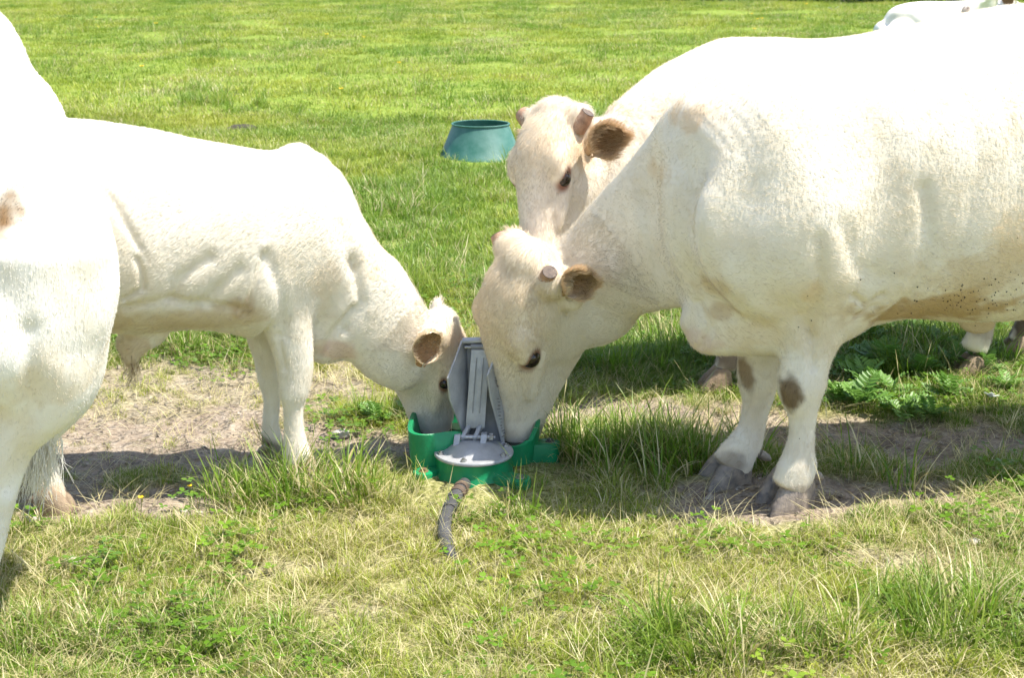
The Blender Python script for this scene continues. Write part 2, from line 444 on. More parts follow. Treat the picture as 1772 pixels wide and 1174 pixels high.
            u = rng.random((fur, 2)); fl_ = u.sum(1) > 1; u[fl_] = 1 - u[fl_]; wts = np.c_[1 - u.sum(1), u]
            ipt = lambda X: np.einsum('ij,ijk->ik', wts, X[tri[pick]])
            p, n3, f3, c3 = ipt(V), unit_rows(ipt(Nn)), ipt(fw), ipt(col)
            f3 = f3 - n3 * np.sum(f3 * n3, 1)[:, None]; f3 = unit_rows(f3)
            L_ = fl * ln[pick] * rng.uniform(.6, 1.3, fur); c3 = np.clip(c3 * rng.uniform(.9, 1.12, (fur, 1)), 0, .9)
            jit = rng.normal(size=(fur, 3)) * .16
            d1 = unit_rows(f3 * .85 + n3 * .42 + jit); d2 = unit_rows(f3 + n3 * .16 + jit * 1.3)
            pts = np.stack([p - n3 * .001, p + d1 * (L_ * .5)[:, None], p + d1 * (L_ * .5)[:, None] + d2 * (L_ * .6)[:, None]], 1)
            hair('coat', pts, c3, .00042 + .0002 * (h > .008), root)
        for c, r in s.eyes: s.eyeball(c, r)
        return root
    def eyeball(s, c, r):
        m = MB(); seg, rn = 20, 12
        prof = [(r * math.sin(math.pi * i / rn), -r * math.cos(math.pi * i / rn)) for i in range(rn + 1)]
        m.lathe(c, prof, seg); m.build('eye', M['eye'], s.root, angle=180)
def unit_rows(X): return X / (np.linalg.norm(X, axis=1)[:, None] + 1e-9)
def hair(name, pts, cols, rad, par, taper=.35):
    n, k = pts.shape[:2]; hc = bpy.data.hair_curves.new(name); hc.add_curves([k] * n)
    hc.position_data.foreach_set('vector', pts.astype(np.float32).ravel())
    a = hc.attributes.get('radius') or hc.attributes.new('radius', 'FLOAT', 'POINT')
    a.data.foreach_set('value', np.tile(np.linspace(1, taper, k) * rad, n).astype(np.float32))
    a = hc.attributes.new('coat', 'FLOAT_COLOR', 'POINT')
    a.data.foreach_set('color', np.c_[np.repeat(cols, k, 0), np.ones(n * k)].astype(np.float32).ravel())
    hc.materials.append(M['fur'])
    o = bpy.data.objects.new(name, hc); link(o); o['kind'] = 'stuff'
    if par is not None: setparent(o, par)
    return o
def ear(root, base, tipdir, opening, length, width, col_out, col_in, fringe=900, seed=0, fl=.03):
    # a cupped leaf: runs along tipdir, its hollow looks along opening; hairy rim and inside
    T = unit(tipdir); O_ = unit(np.array(opening) - T * np.dot(opening, T)); W = np.cross(T, O_); r = np.random.default_rng(seed)
    nu, nv = 17, 15; V = []; cols = []; base = np.array(base, float)
    def pt(u, v, th):                    # u along 0..1, v across -1..1
        wd = width * .5 * (.34 + .66 * sstep(np.float64(u), 0, .5)) * math.sqrt(max(1e-4, 1 - max(0, (u - .55) / .455) ** 2.4))
        ang = v * (2.9 - 1.75 * float(sstep(np.float64(u), .05, .55))); rr = wd
        return base + T * (u * length) + W * (rr * math.sin(ang) * 1.05) + O_ * (rr * (.25 - .85 * math.cos(ang)) - th)
    for th in (0, .006):
        for i in range(nu):
            for j in range(nv):
                u, v = i / (nu - 1), 2 * j / (nv - 1) - 1
                V.append(pt(u, v, th * (1 - .8 * u) if th else 0))
                k = (col_in if th == 0 else col_out); cols.append(np.array(k) * (1 - .15 * r.random()))
    F = []; B = nu * nv
    for i in range(nu - 1):
        for j in range(nv - 1):
            q = (i * nv + j, i * nv + j + 1, (i + 1) * nv + j + 1, (i + 1) * nv + j); F.append(q); F.append(tuple(B + x for x in q[::-1]))
    rim = [(i * nv, (i + 1) * nv) for i in range(nu - 1)] + [((nu - 1) * nv + j, (nu - 1) * nv + j + 1) for j in range(nv - 1)] + [((i + 1) * nv + nv - 1, i * nv + nv - 1) for i in range(nu - 1)[::-1]]
    for a, b in rim: F.append((a, b, B + b, B + a))
    o = np_mesh('ear', V, F, M['coat'], True, root, np.array(cols))
    pts, hc = [], []
    ci, co = np.array(col_in), np.array(col_out)
    for q in range(fringe):
        kind = r.random(); u = r.uniform(.12, 1) ** .8
        if kind < .42:                   # rim
            v = r.choice([-1, 1]) * (1 - abs(r.normal(0, .12)));  p = pt(u, v, 0); side = W * math.copysign(1, v); d = T * (.35 + .5 * u) + side * .55 + O_ * .35; l_ = fl * r.uniform(.5, 1.15); c = co * r.uniform(.8, 1.15)
        elif kind < .74:                 # inside
            v = r.uniform(-1, 1); u = r.uniform(.15, .95); p = pt(u, v, 0); d = T * .6 + O_ * .75 - W * v * .35; l_ = fl * r.uniform(.6, 1.5); m_ = .25 + .75 * abs(v); c = (ci * (1 - m_) + co * m_) * r.uniform(.75, 1.15)
        else:                            # back
            v = r.uniform(-1, 1); p = pt(u, v, .006); d = T * .9 + W * v * .3 - O_ * .3; l_ = fl * .6 * r.uniform(.5, 1.1); c = co * r.uniform(.9, 1.2)
        d = unit(unit(d) + r.normal(size=3) * .2); pts.append([p, p + d * l_ * .5, p + unit(d + T * .35) * l_]); hc.append(c)
    hr = hair('ear_hair', np.array(pts), np.clip(np.array(hc), 0, .9), .0007, None); setparent(hr, o)
    return o
def horn(root, base, d, length, r0, r1):
    d = unit(d); m = MB(); b = np.array(base)
    m.tube([b - d * .03, b + d * length * .35, b + d * length * .8, b + d * length], [r0 * 1.08, r0, r1 * 1.04, r1], 18, cap=False)
    o = m.build('horn', M['horn'], root, angle=60)
    m = MB(); m.tube([b + d * (length - .002), b + d * (length + .002), b + d * (length + .003)], [r1 * .995, r1 * .96, r1 * .3], 18)
    c = m.build('cut_face', M['horncut'], None); setparent(c, o)
    return o
def toe(root, px, py, head, size=1.0, m_='hoof'):   # a claw whose tip stands at this photo pixel
    g = gnd(px, py); h = unit([head[0], head[1], 0]); return claw(root, g - h * .088 * size + np.array([0, 0, .003]), head, size, m_)
def claw(root, p, head, size=1.0, m_='hoof'):
    # one toe of a cloven hoof: wall, sloping front, flat sole
    h = unit([head[0], head[1], 0]); r = np.array([h[1], -h[0], 0]); z = np.array([0, 0, 1.0]); p = np.array(p, float)
    rows = [(-.012, [(-.045, .022), (.0, .031), (.045, .028), (.082, .012)]), (.012, [(-.046, .023), (.0, .032), (.04, .029), (.074, .013)]),
            (.04, [(-.044, .024), (-.004, .031), (.028, .027), (.05, .014)]), (.062, [(-.04, .022), (-.01, .027), (.012, .023), (.026, .012)]), (.075, [(-.03, .012), (-.01, .016), (.006, .013), (.014, .006)])]
    vs = []; k = 0
    for zz, pr in rows:
        ring = [(x, y) for x, y in pr] + [(pr[-1][0] + .008 * (1 - zz * 8), 0)] + [(x, -y) for x, y in pr[::-1]]
        k = len(ring)
        for x, y in ring: vs.append(p + size * (h * x + r * y + z * zz * 1.2))
    fs = [(i * k + a, i * k + (a + 1) % k, (i + 1) * k + (a + 1) % k, (i + 1) * k + a) for i in range(len(rows) - 1) for a in range(k)]
    fs += [tuple(range(k))[::-1], tuple((len(rows) - 1) * k + a for a in range(k))]
    m = MB(); m.add(vs, fs); o = m.build('hoof', M[m_], root, angle=50)
    return o
def dewclaw(root, p, d, m_='hoof'):
    m = MB(); d = unit(d); p = np.array(p); m.tube([p - d * .015, p + d * .012, p + d * .028], [.017, .014, .005], 10); m.build('dewclaw', M[m_], root, angle=70)

# ------------------------------------------------------------------ ground
def fnoise(x, y, s, seed):
    r = np.random.default_rng(seed); o = np.zeros(np.shape(x))
    for k in range(9):
        a = r.uniform(0, 6.283); f = s * r.uniform(.55, 1.7); o = o + np.sin((x * math.cos(a) + y * math.sin(a)) * f * 6.283 + r.uniform(0, 6.283))
    return o / 3.6
def gh(x, y):
    x = np.asarray(x, float); y = np.asarray(y, float)
    far = sstep(y, 7, 16)
    return .008 * fnoise(x, y, 1.1, 11) + .006 * fnoise(x, y, 3.1, 12) + far * (.05 * fnoise(x, y, .16, 13) + .03 * fnoise(x, y, .5, 14))
BARE = [((300, 760), .80, .42, 1.0), ((330, 690), 1.0, .62, .80), ((620, 770), .30, .22, 1.0), ((180, 860), .55, .22, 1.0), ((1060, 712), .55, .19, 1.0), ((1330, 735), .45, .25, .9),
        ((1380, 860), .48, .22, 1.0), ((1300, 890), .35, .08, .9), ((1630, 765), .55, .27, 1.0), ((1560, 850), .35, .17, .9), ((1740, 880), .25, .12, .45), ((640, 900), .12, .05, .5), ((820, 985), .2, .05, .5), ((1560, 970), .25, .08, .55), ((1200, 900), .2, .08, .6), ((600, 1060), .25, .07, .45), ((500, 985), .2, .06, .4), ((1080, 1060), .25, .05, .4)]
LUSH = [((1100, 775), .36, .10, 1.0), ((1560, 600), .55, .55, .9), ((1680, 690), .35, .12, .4), ((1300, 1100), .35, .16, .9), ((1690, 1080), .4, .25, .95), ((760, 430), 1.0, 1.6, .8), ((820, 330), 1.4, 1.5, .8),
        ((1100, 620), .5, .35, .9), ((640, 720), .15, .14, .9), ((380, 590), .5, .5, .8), ((470, 860), .3, .12, .9), ((1250, 1130), .4, .12, .9), ((300, 1100), .5, .2, .5), ((1560, 900), .4, .08, .3), ((870, 905), .25, .06, .7), ((130, 600), .5, .5, .6)]
def blobs(lst, x, y, soft=.45):
    o = np.zeros(np.shape(x)); j = .28 * fnoise(x, y, 1.6, 31) + .2 * fnoise(x, y, 4.5, 32)
    for (px, py), rx, ry, s in lst:
        g = gnd(px, py); d = np.sqrt(((x - g[0]) / rx) ** 2 + ((y - g[1]) / ry) ** 2) + j
        o = np.maximum(o, s * (1 - sstep(d, 1 - soft, 1 + soft * .6)))
    return o
bare_f = lambda x, y: blobs(BARE, x, y)
lush_f = lambda x, y: blobs(LUSH, x, y)
def ground_mat():
    m, t, p = mat('pasture_soil'); v = objco(t)
    b = N(t, 'ShaderNodeAttribute', attribute_name='bare').outputs['Fac']
    n1 = noise(t, 7, 7, .65, v); n2 = noise(t, 60, 4, .6, v); n3 = noise(t, .35, 3, .5, v)
    vor = N(t, 'ShaderNodeTexVoronoi'); vor.inputs['Scale'].default_value = 42; t.links.new(v, vor.inputs['Vector'])
    soil = ramp(t, n1, [(.28, (.20, .155, .115)), (.5, (.34, .275, .205)), (.72, (.46, .39, .30))])
    soil = mix(t, soil, ramp(t, n2, [(.3, (.55, .5, .46)), (.6, (1, 1, 1))]), .8, 'MULTIPLY')
    thatch = ramp(t, n2, [(.3, (.13, .14, .04)), (.5, (.28, .27, .10)), (.7, (.46, .42, .22))])
    green = ramp(t, n1, [(.3, (.14, .22, .025)), (.55, (.24, .31, .05)), (.75, (.38, .37, .12))])
    sep = N(t, 'ShaderNodeSeparateXYZ'); t.links.new(v, sep.inputs[0])
    far = N(t, 'ShaderNodeMapRange'); far.inputs[1].default_value = 6; far.inputs[2].default_value = 10; t.links.new(sep.outputs[1], far.inputs[0])
    under = mix(t, thatch, green, far.outputs[0])
    c = mix(t, under, soil, b)
    t.links.new(c, p.inputs['Base Color']); p.inputs['Roughness'].default_value = .95; p.inputs['Specular IOR Level'].default_value = .15
    h1 = bump(t, n2, .012); h2 = bump(t, vor.outputs['Distance'], .012, .8, h1); n4 = noise(t, 11, 2, .4, v, .6); h3 = bump(t, n4, .09, .8, bump(t, n1, .05, .7, h2))
    t.links.new(h3, p.inputs['Normal']); return m
def axis(fine0, fine1, step, lo, hi, g):
    a = list(np.arange(fine0, fine1, step)); d = step
    while a[-1] < hi: d *= g; a.append(a[-1] + d)
    d = step; b = []
    x = fine0
    while x > lo: d *= g; x -= d; b.append(x)
    return np.array(b[::-1] + a)
gx, gy = axis(-2.6, 2.6, .03, -130, 130, 1.12), axis(2.6, 7.4, .03, -25, 190, 1.10)
GX, GY = np.meshgrid(gx, gy, indexing='ij'); GB = bare_f(GX, GY)
fine = .004 * fnoise(GX, GY, 7, 41) + .004 * fnoise(GX, GY, 12, 42)
GZ = gh(GX, GY) + fine * (np.abs(GX) < 2.6) * (GY > 2.6) * (GY < 7.4) - .012 * GB
idx = np.arange(GX.size).reshape(GX.shape)
Fg = np.stack([idx[:-1, :-1], idx[1:, :-1], idx[1:, 1:], idx[:-1, 1:]], -1).reshape(-1, 4)
M['ground'] = ground_mat()
go = np_mesh('ground', np.c_[GX.ravel(), GY.ravel(), GZ.ravel()], Fg, M['ground'], True)
a_ = go.data.attributes.new('bare', 'FLOAT', 'POINT'); a_.data.foreach_set('value', GB.ravel().astype(np.float32))
tag(go, 'sunlit pasture ground with worn bare earth', None, None, 'structure')

# ------------------------------------------------------------------ grass
def grass_mat():
    m, t, p = mat('grass_blades')
    tint = N(t, 'ShaderNodeAttribute', attribute_name='tint', attribute_type='INSTANCER').outputs['Color']
    dry = N(t, 'ShaderNodeAttribute', attribute_name='dry', attribute_type='INSTANCER').outputs['Fac']
    bv = N(t, 'ShaderNodeAttribute', attribute_name='blade').outputs['Fac']       # 0..1 for each blade
    tip = N(t, 'ShaderNodeAttribute', attribute_name='tip').outputs['Fac']
    g = mix(t, (.66, .74, .55), (1.2, 1.15, 1.2), bv); g = mix(t, tint, g, 1.0, 'MULTIPLY')
    s = ramp(t, bv, [(0, (.36, .30, .12)), (.5, (.56, .49, .24)), (1, (.74, .66, .40))])
    isdry = math_n(t, 'LESS_THAN', math_n(t, 'FRACT', math_n(t, 'MULTIPLY', bv, 7.31)), dry)
    c = mix(t, g, s, isdry); c = mix(t, c, (.42, .38, .14), math_n(t, 'MULTIPLY', math_n(t, 'POWER', tip, 3.0), .35))
    t.links.new(c, p.inputs['Base Color']); p.inputs['Roughness'].default_value = .42; p.inputs['Specular IOR Level'].default_value = .35
    tr = N(t, 'ShaderNodeBsdfTranslucent'); t.links.new(c, tr.inputs[0])
    ms = N(t, 'ShaderNodeMixShader'); ms.inputs[0].default_value = .38
    t.links.new(p.outputs[0], ms.inputs[1]); t.links.new(tr.outputs[0], ms.inputs[2]); t.links.new(ms.outputs[0], t.nodes['Material Output'].inputs[0])
    return m
M['grass'] = grass_mat()
def tuft(name, nb, rad, l0, l1, wd, bend, lay=0.0, seedhead=0.0, seed=0, seg=4):
    r = np.random.default_rng(seed); V, F, bl, tp = [], [], [], []
    for b in range(nb):
        a = r.uniform(0, 6.283); rr = rad * math.sqrt(r.random()); base = np.array([rr * math.cos(a), rr * math.sin(a), -.006])
        h = a + r.normal(0, .9); d = np.array([math.cos(h), math.sin(h), 0]); L = r.uniform(l0, l1); w_ = wd * r.uniform(.6, 1.25); bv = r.random()
        sd = np.array([-d[1], d[0], 0]); bn = bend * r.uniform(.3, 1.4); el0 = R(r.uniform(62, 88)) * (1 - lay) + lay * R(r.uniform(6, 28)); p = base.copy(); k0 = len(V)
        curl = r.normal(0, .35)
        for i in range(seg + 1):
            u = i / seg; wi = w_ * (1 - u ** 2 * .93) * (.75 if i == 0 else 1)
            if seedhead and r is not None and u > .72 and b < nb * seedhead: wi = w_ * 2.4 * (1.05 - u) * 4
            V += [p - sd * wi * .5, p + sd * wi * .5]; bl += [bv, bv]; tp += [u, u]
            el = el0 - bn * u * 1.9
            hh = h + curl * u; dd = np.array([math.cos(hh), math.sin(hh), 0])
            p = p + (dd * math.cos(el) + np.array([0, 0, 1]) * math.sin(el)) * (L / seg)
            if p[2] < .004: p[2] = .004
        F += [(k0 + 2 * i, k0 + 2 * i + 1, k0 + 2 * i + 3, k0 + 2 * i + 2) for i in range(seg)]
    me = bpy.data.meshes.new(name); me.from_pydata([tuple(v) for v in V], [], F)
    for nm, dt in (('blade', bl), ('tip', tp)):
        a = me.attributes.new(nm, 'FLOAT', 'POINT'); a.data.foreach_set('value', np.array(dt, np.float32))
    me.materials.append(M['grass']); return bpy.data.objects.new(name, me)
def clover(name, n, seed):
    r = np.random.default_rng(seed); V, F, bl, tp = [], [], [], []
    for q in range(n):
        c = np.array([r.normal(0, .05), r.normal(0, .05), r.uniform(.015, .045)]); a0 = r.uniform(0, 6.28); s = r.uniform(.007, .012); bv = r.uniform(0, .6)
        for k in range(3):
            a = a0 + k * 2.094; d = np.array([math.cos(a), math.sin(a), r.uniform(-.1, .4)]); w_ = np.array([-math.sin(a), math.cos(a), 0])
            b = len(V); V += [c, c + d * s * .7 + w_ * s * .62, c + d * s * 1.5 + w_ * s * .4, c + d * s * 1.35, c + d * s * 1.5 - w_ * s * .4, c + d * s * .7 - w_ * s * .62]; F += [(b, b + 1, b + 2, b + 3), (b, b + 3, b + 4, b + 5)]
            bl += [bv] * 6; tp += [0] * 6
    me = bpy.data.meshes.new(name); me.from_pydata([tuple(v) for v in V], [], F)
    for nm, dt in (('blade', bl), ('tip', tp)):
        a = me.attributes.new(nm, 'FLOAT', 'POINT'); a.data.foreach_set('value', np.array(dt, np.float32))
    me.materials.append(M['grass']); return bpy.data.objects.new(name, me)
tufts = bpy.data.collections.new('grass_tufts')
VAR = []
for i in range(4): VAR.append(tuft('a%02d' % i, 34, .055, .025, .065, .0032, .75, seed=i))                 # 0-3 grazed sward
for i in range(3): VAR.append(tuft('b%02d' % i, 30, .05, .05, .13, .0042, .8, seed=20 + i))                # 4-6 longer green
for i in range(2): VAR.append(tuft('c%02d' % i, 26, .05, .10, .24, .0052, .55, seed=30 + i, seg=5))        # 7-8 tall clump
for i in range(2): VAR.append(tuft('d%02d' % i, 12, .08, .06, .17, .0021, .25, lay=.88, seed=40 + i, seg=5))  # 9-10 lying straw
for i in range(2): VAR.append(tuft('e%02d' % i, 3, .02, .14, .30, .0019, .42, seedhead=1, seed=50 + i, seg=8))   # 11-12 seed stalks
for i in range(2): VAR.append(clover('f%02d' % i, 16, 60 + i))                                            # 13-14 clover
for i in range(3): VAR.append(tuft('g%02d' % i, 36, .17, .03, .075, .0065, 1.0, seed=70 + i, seg=3))          # 15-17 far sward
for o in VAR: tufts.objects.link(o)
def scatter(n, y0, y1, side=.9):
    y = rng.uniform(0, 1, n); k = .365
    # area-uniform in the wedge seen by the camera, plus a margin on both sides
    yy = np.sqrt(y0 ** 2 + y * (y1 ** 2 - y0 ** 2)); x = rng.uniform(-1, 1, n) * (k * yy + side); return x, yy
P_, V_, R_, S_, T_, D_ = [], [], [], [], [], []
GA, GB_ = np.array([.155, .275, .022]), np.array([.40, .43, .06])
def put(x, y, var, sc, dry, lush, zoff=0.0):
    n = len(x); P_.append(np.c_[x, y, gh(x, y) - .012 * bare_f(x, y) + zoff]); V_.append(np.broadcast_to(var, n)); S_.append(sc); D_.append(np.clip(dry, 0, 1))
    R_.append(np.c_[rng.normal(0, .10, n), rng.normal(0, .10, n), rng.uniform(0, 6.283, n)])
    mixv = np.clip(.52 + .42 * fnoise(x, y, .40, 51) + .30 * fnoise(x, y, .13, 57) + .2 * rng.normal(size=n) - .75 * lush, 0, 1)[:, None]
    T_.append((GA * (1 - mixv) + GB_ * mixv) * rng.uniform(.8, 1.2, (n, 1)))
x, y = scatter(34000, 2.75, 7.6); b, l = bare_f(x, y), lush_f(x, y); pn = fnoise(x, y, 1.3, 52)
keep = rng.random(len(x)) < (1 - b) ** 1.4 * 1.05 + .03; x, y, b, l, pn = x[keep], y[keep], b[keep], l[keep], pn[keep]
near = 1 - sstep(y, 4.3, 5.6); u = rng.random(len(x))
dry = np.clip(.09 + .21 * near * (1 - .75 * l) + .17 * pn + .35 * b, .03, .9)
var = np.where(u < .5 * l + .12, rng.integers(4, 7, len(x)), rng.integers(0, 4, len(x))); var = np.where((l > .6) & (rng.random(len(x)) < .09), rng.integers(7, 9, len(x)), var)
put(x, y, var, rng.uniform(.5, .9, len(x)) * (1 - .35 * b) * (1 + .25 * l), dry, l)
x, y = scatter(3000, 2.75, 6.6); b, l = bare_f(x, y), lush_f(x, y); kp = rng.random(len(x)) < (.95 - .6 * b) * (1 - .5 * l); x, y, b, l = x[kp], y[kp], b[kp], l[kp]
put(x, y, rng.integers(9, 11, len(x)), rng.uniform(.7, 1.3, len(x)), np.full(len(x), .92), l, .012)
x, y = scatter(950, 2.75, 8); b, l = bare_f(x, y), lush_f(x, y); kp = rng.random(len(x)) < (.5 - .45 * b) + .4 * l; x, y, l = x[kp], y[kp], l[kp]
put(x, y, rng.integers(11, 13, len(x)), rng.uniform(.55, 1.05, len(x)), np.full(len(x), .8), l)
x, y = scatter(1500, 2.75, 7.5); b, l = bare_f(x, y), lush_f(x, y); kp = rng.random(len(x)) < .3 + .7 * l - .6 * b + .3 * fnoise(x, y, .9, 54); x, y, l = x[kp], y[kp], l[kp]
put(x, y, rng.integers(13, 15, len(x)), rng.uniform(.8, 1.4, len(x)), np.zeros(len(x)), np.ones(len(x)))
for (px, py), n_, sp in (((1090, 790), 60, .20), ((1180, 800), 30, .12), ((980, 790), 26, .10), ((760, 850), 14, .10), ((900, 845), 10, .06), ((470, 870), 26, .14), ((560, 835), 16, .1), ((1520, 830), 7, .10)):
    g = gnd(px, py); x, y = g[0] + rng.normal(0, sp, n_), g[1] + rng.normal(0, sp * .4, n_)
    put(x, y, np.where(rng.random(n_) < .7, rng.integers(7, 9, n_), rng.integers(11, 13, n_)), rng.uniform(.7, 1.15, n_), np.full(n_, .22), np.full(n_, .8))
x, y = scatter(19000, 7.4, 15, 1.2); l = lush_f(x, y); u = rng.random(len(x)); pn = fnoise(x, y, .8, 53)
var = np.where(u < .25 + .5 * l, rng.integers(4, 7, len(x)), rng.integers(15, 18, len(x))); put(x, y, var, rng.uniform(.7, 1.2, len(x)), np.clip(.10 + .12 * pn - .1 * l, .02, .5), l)
x, y = scatter(44000, 14.5, 56, 2.0); pn = fnoise(x, y, .35, 55); put(x, y, rng.integers(15, 18, len(x)), rng.uniform(.9, 1.7, len(x)), np.clip(.13 + .20 * pn, .02, .6), np.zeros(len(x)))
# darker, longer tussocks left by the cattle in the far pasture
cx_, cy_ = scatter(420, 6.5, 48, 1.5)
for qx, qy in zip(cx_, cy_):
    n_ = int(rng.integers(10, 26)); sp = rng.uniform(.10, .32) * (1 + qy * .02); x, y = qx + rng.normal(0, sp * 1.5, n_), qy + rng.normal(0, sp, n_)
    dq = rng.random()
    put(x, y, rng.integers(4, 9, n_) if dq > .3 else rng.integers(9, 13, n_), rng.uniform(.75, 1.25, n_), np.full(n_, rng.uniform(.03, .2) if dq > .3 else .7), np.full(n_, rng.uniform(.3, 1)))
P_, V_, R_, S_, T_, D_ = np.vstack(P_), np.concatenate(V_), np.vstack(R_), np.concatenate(S_), np.vstack(T_), np.concatenate(D_)
# nothing grows through the pump, the pipe or the tub
def clear(P, c, r): return ((P[:, 0] - c[0]) ** 2 + (P[:, 1] - c[1]) ** 2) > r * r
BK = gnd(832, 268)
near_pump = ~clear(P_, (-.12, 4.60), .36); S_ = np.where(near_pump & (V_ != 11) & (V_ != 12), S_ * .42, S_)
hoofs = [gnd(1355, 872), gnd(1262, 836), gnd(90, 890), gnd(478, 812), gnd(1320, 860), gnd(1345, 905), gnd(1312, 885), gnd(1375, 900), gnd(1225, 852), gnd(1205, 840), gnd(1265, 860)]
okh = np.ones(len(P_), bool)
for hq in hoofs: okh &= clear(P_, hq, .105) | (rng.random(len(P_)) < .06)
ok = okh & clear(P_, (-.128, 4.60), .19) & clear(P_, (-.13, 4.82), .24) & clear(P_, BK, .40) & (clear(P_, BK - np.array([0, .25, 0]), .42) | (V_ > 10) & (V_ < 13))
gm = bpy.data.meshes.new('grass'); ok = np.nonzero(ok)[0]; n = len(ok)
gm.vertices.add(n); gm.vertices.foreach_set('co', P_[ok].astype(np.float32).ravel())
for nm, dt, key, arr in (('var', 'INT', 'value', V_.astype(np.int32)), ('rot', 'FLOAT_VECTOR', 'vector', R_), ('scl', 'FLOAT', 'value', S_), ('dry', 'FLOAT', 'value', D_), ('tint', 'FLOAT_VECTOR', 'vector', T_)):
    a = gm.attributes.new(nm, dt, 'POINT'); a.data.foreach_set(key, (arr[ok] if dt == 'INT' else arr[ok].astype(np.float32)).ravel())
gm.materials.append(M['grass'])
grass = bpy.data.objects.new('grass', gm); link(grass); tag(grass, 'short sunlit pasture grass mixed with dry straw', 'grass', None, 'stuff')
def instancer(obj, coll):
    ng = bpy.data.node_groups.new('tufts', 'GeometryNodeTree')
    ng.interface.new_socket('Geometry', in_out='INPUT', socket_type='NodeSocketGeometry'); ng.interface.new_socket('Geometry', in_out='OUTPUT', socket_type='NodeSocketGeometry')
    gi, go_ = ng.nodes.new('NodeGroupInput'), ng.nodes.new('NodeGroupOutput')
    m2p = ng.nodes.new('GeometryNodeMeshToPoints'); ip = ng.nodes.new('GeometryNodeInstanceOnPoints'); ci = ng.nodes.new('GeometryNodeCollectionInfo')
    ci.inputs[0].default_value = coll; ci.inputs['Separate Children'].default_value = True; ci.inputs['Reset Children'].default_value = True
    def na(name, dt):
        q = ng.nodes.new('GeometryNodeInputNamedAttribute'); q.data_type = dt; q.inputs[0].default_value = name; return q.outputs[0]
    L = ng.links.new
    L(gi.outputs[0], m2p.inputs[0]); L(m2p.outputs[0], ip.inputs['Points']); L(ci.outputs[0], ip.inputs['Instance']); ip.inputs['Pick Instance'].default_value = True
    L(na('var', 'INT'), ip.inputs['Instance Index']); L(na('rot', 'FLOAT_VECTOR'), ip.inputs['Rotation']); L(na('scl', 'FLOAT'), ip.inputs['Scale']); L(ip.outputs[0], go_.inputs[0])
    md = obj.modifiers.new('tufts', 'NODES'); md.node_group = ng
instancer(grass, tufts)
# ------------------------------------------------------------------ the pasture pump
M['green'] = simple('green_cast_paint', (.006, .25, .09), (.010, .16, .06), 10, .42, .0015, bscale=70)
M['galv'] = simple('galvanised_casting', (.44, .44, .44), (.30, .30, .305), 14, .5, .0015, metal=.25, bscale=90)
M['galv2'] = simple('galvanised_plate', (.25, .25, .255), (.16, .16, .165), 10, .5, .001, metal=.3, bscale=60)
M['steel'] = simple('bolt_steel', (.55, .55, .54), (.30, .27, .24), 60, .38, .001, metal=.9)
M['rust'] = simple('rusty_bolt', (.20, .11, .06), (.10, .06, .04), 60, .8, .002)
M['hose'] = simple('black_pipe', (.085, .083, .082), (.04, .04, .042), 18, .5, .004, bscale=40)
M['hosedirt'] = simple('pipe_clamp', (.13, .085, .055), (.06, .045, .035), 30, .7, .003)
DC = np.array([-.130, 4.625, 0.0])
pump = empty('pasture_pump', Vector(DC)); tag(pump, 'green cast pasture pump with grey push lever, standing in the grass between two cows', 'water pump')
# bowl: flared walls behind the drum
OUT = [(-.13, 4.675), (-.185, 4.645), (-.285, 4.605), (-.34, 4.63), (-.352, 4.74), (-.335, 4.92), (-.26, 4.985), (0.0, 4.985), (.075, 4.93), (.092, 4.80), (.085, 4.745), (.045, 4.69), (-.04, 4.68)]
hs = [.10, .165, .170, .172, .170, .165, .160, .160, .165, .165, .145, .09, .08]
cl = np.c_[np.array(OUT), hs]; cl = np.vstack([cl[-2:], cl, cl[:3]]); cl = cmr(cl, 6 * (len(cl) - 1) + 1)[12:-18]
OUT = [tuple(q[:2]) for q in cl]; hs = [float(q[2]) * (.88 if q[2] > .1 else 1) for q in cl]
def ring(out, z, inset, flare): 
    c = np.mean(out, 0); r_ = []
    for q in out:
        q = np.array(q); d = q - c; d /= np.linalg.norm(d); r_.append(np.array([*(q + d * (flare - inset)), z]))
    return r_
m = MB()
rows = []
for z, ins, fl_ in ((-.03, 0, -.01), (.05, 0, 0), (1, 0, .006), (1.02, .006, .006), (1, .014, .004), (.045, .016, -.014)):
    rw = ring(OUT, 0, ins, fl_)
    for i, p in enumerate(rw): p[2] = z if z < .5 else hs[i] * z
    rows.append(rw)
vs = [p for r_ in rows for p in r_]; k = len(OUT)
fs = [(i * k + a, i * k + (a + 1) % k, (i + 1) * k + (a + 1) % k, (i + 1) * k + a) for i in range(len(rows) - 1) for a in range(k)] + [tuple((len(rows) - 1) * k + a for a in range(k))]
m.add(vs, fs); m.build('bowl', M['green'], pump, angle=50)
M['water'] = simple('bowl_water', (.02, .03, .02), (.015, .02, .015), 5, .05)
m = MB(); m.add([(*q[:2], .07) for q in ring(OUT, 0, .02, 0)], [tuple(range(k))]); m.build('water', M['water'], pump)
m = MB(); m.lathe(DC, [(.142, -.03), (.136, .012), (.128, .03), (.128, .068), (.131, .074), (.1, .0745), (.0, .0745)], 56); m.build('drum', M['green'], pump, angle=50)
m = MB(); m.lathe(DC, [(.02, .0765), (.134, .0765), (.135, .079), (.135, .085), (.133, .0875), (.100, .0885), (.090, .094), (.070, .108), (.045, .115), (.0, .116)], 56); fl_o = m.build('flange', M['galv'], pump, angle=40)
for a in (200, 255, 330, 20, 75, 140):
    p = DC + np.array([.116 * math.cos(R(a)), .116 * math.sin(R(a)), .088]); m = MB()
    m.tube([p - [0, 0, .004], p + [0, 0, .007]], .011, 6); m.tube([p + [0, 0, .007], p + [0, 0, .012]], .006, 8); m.build('bolt', M['steel'], fl_o, bevel=.0008)
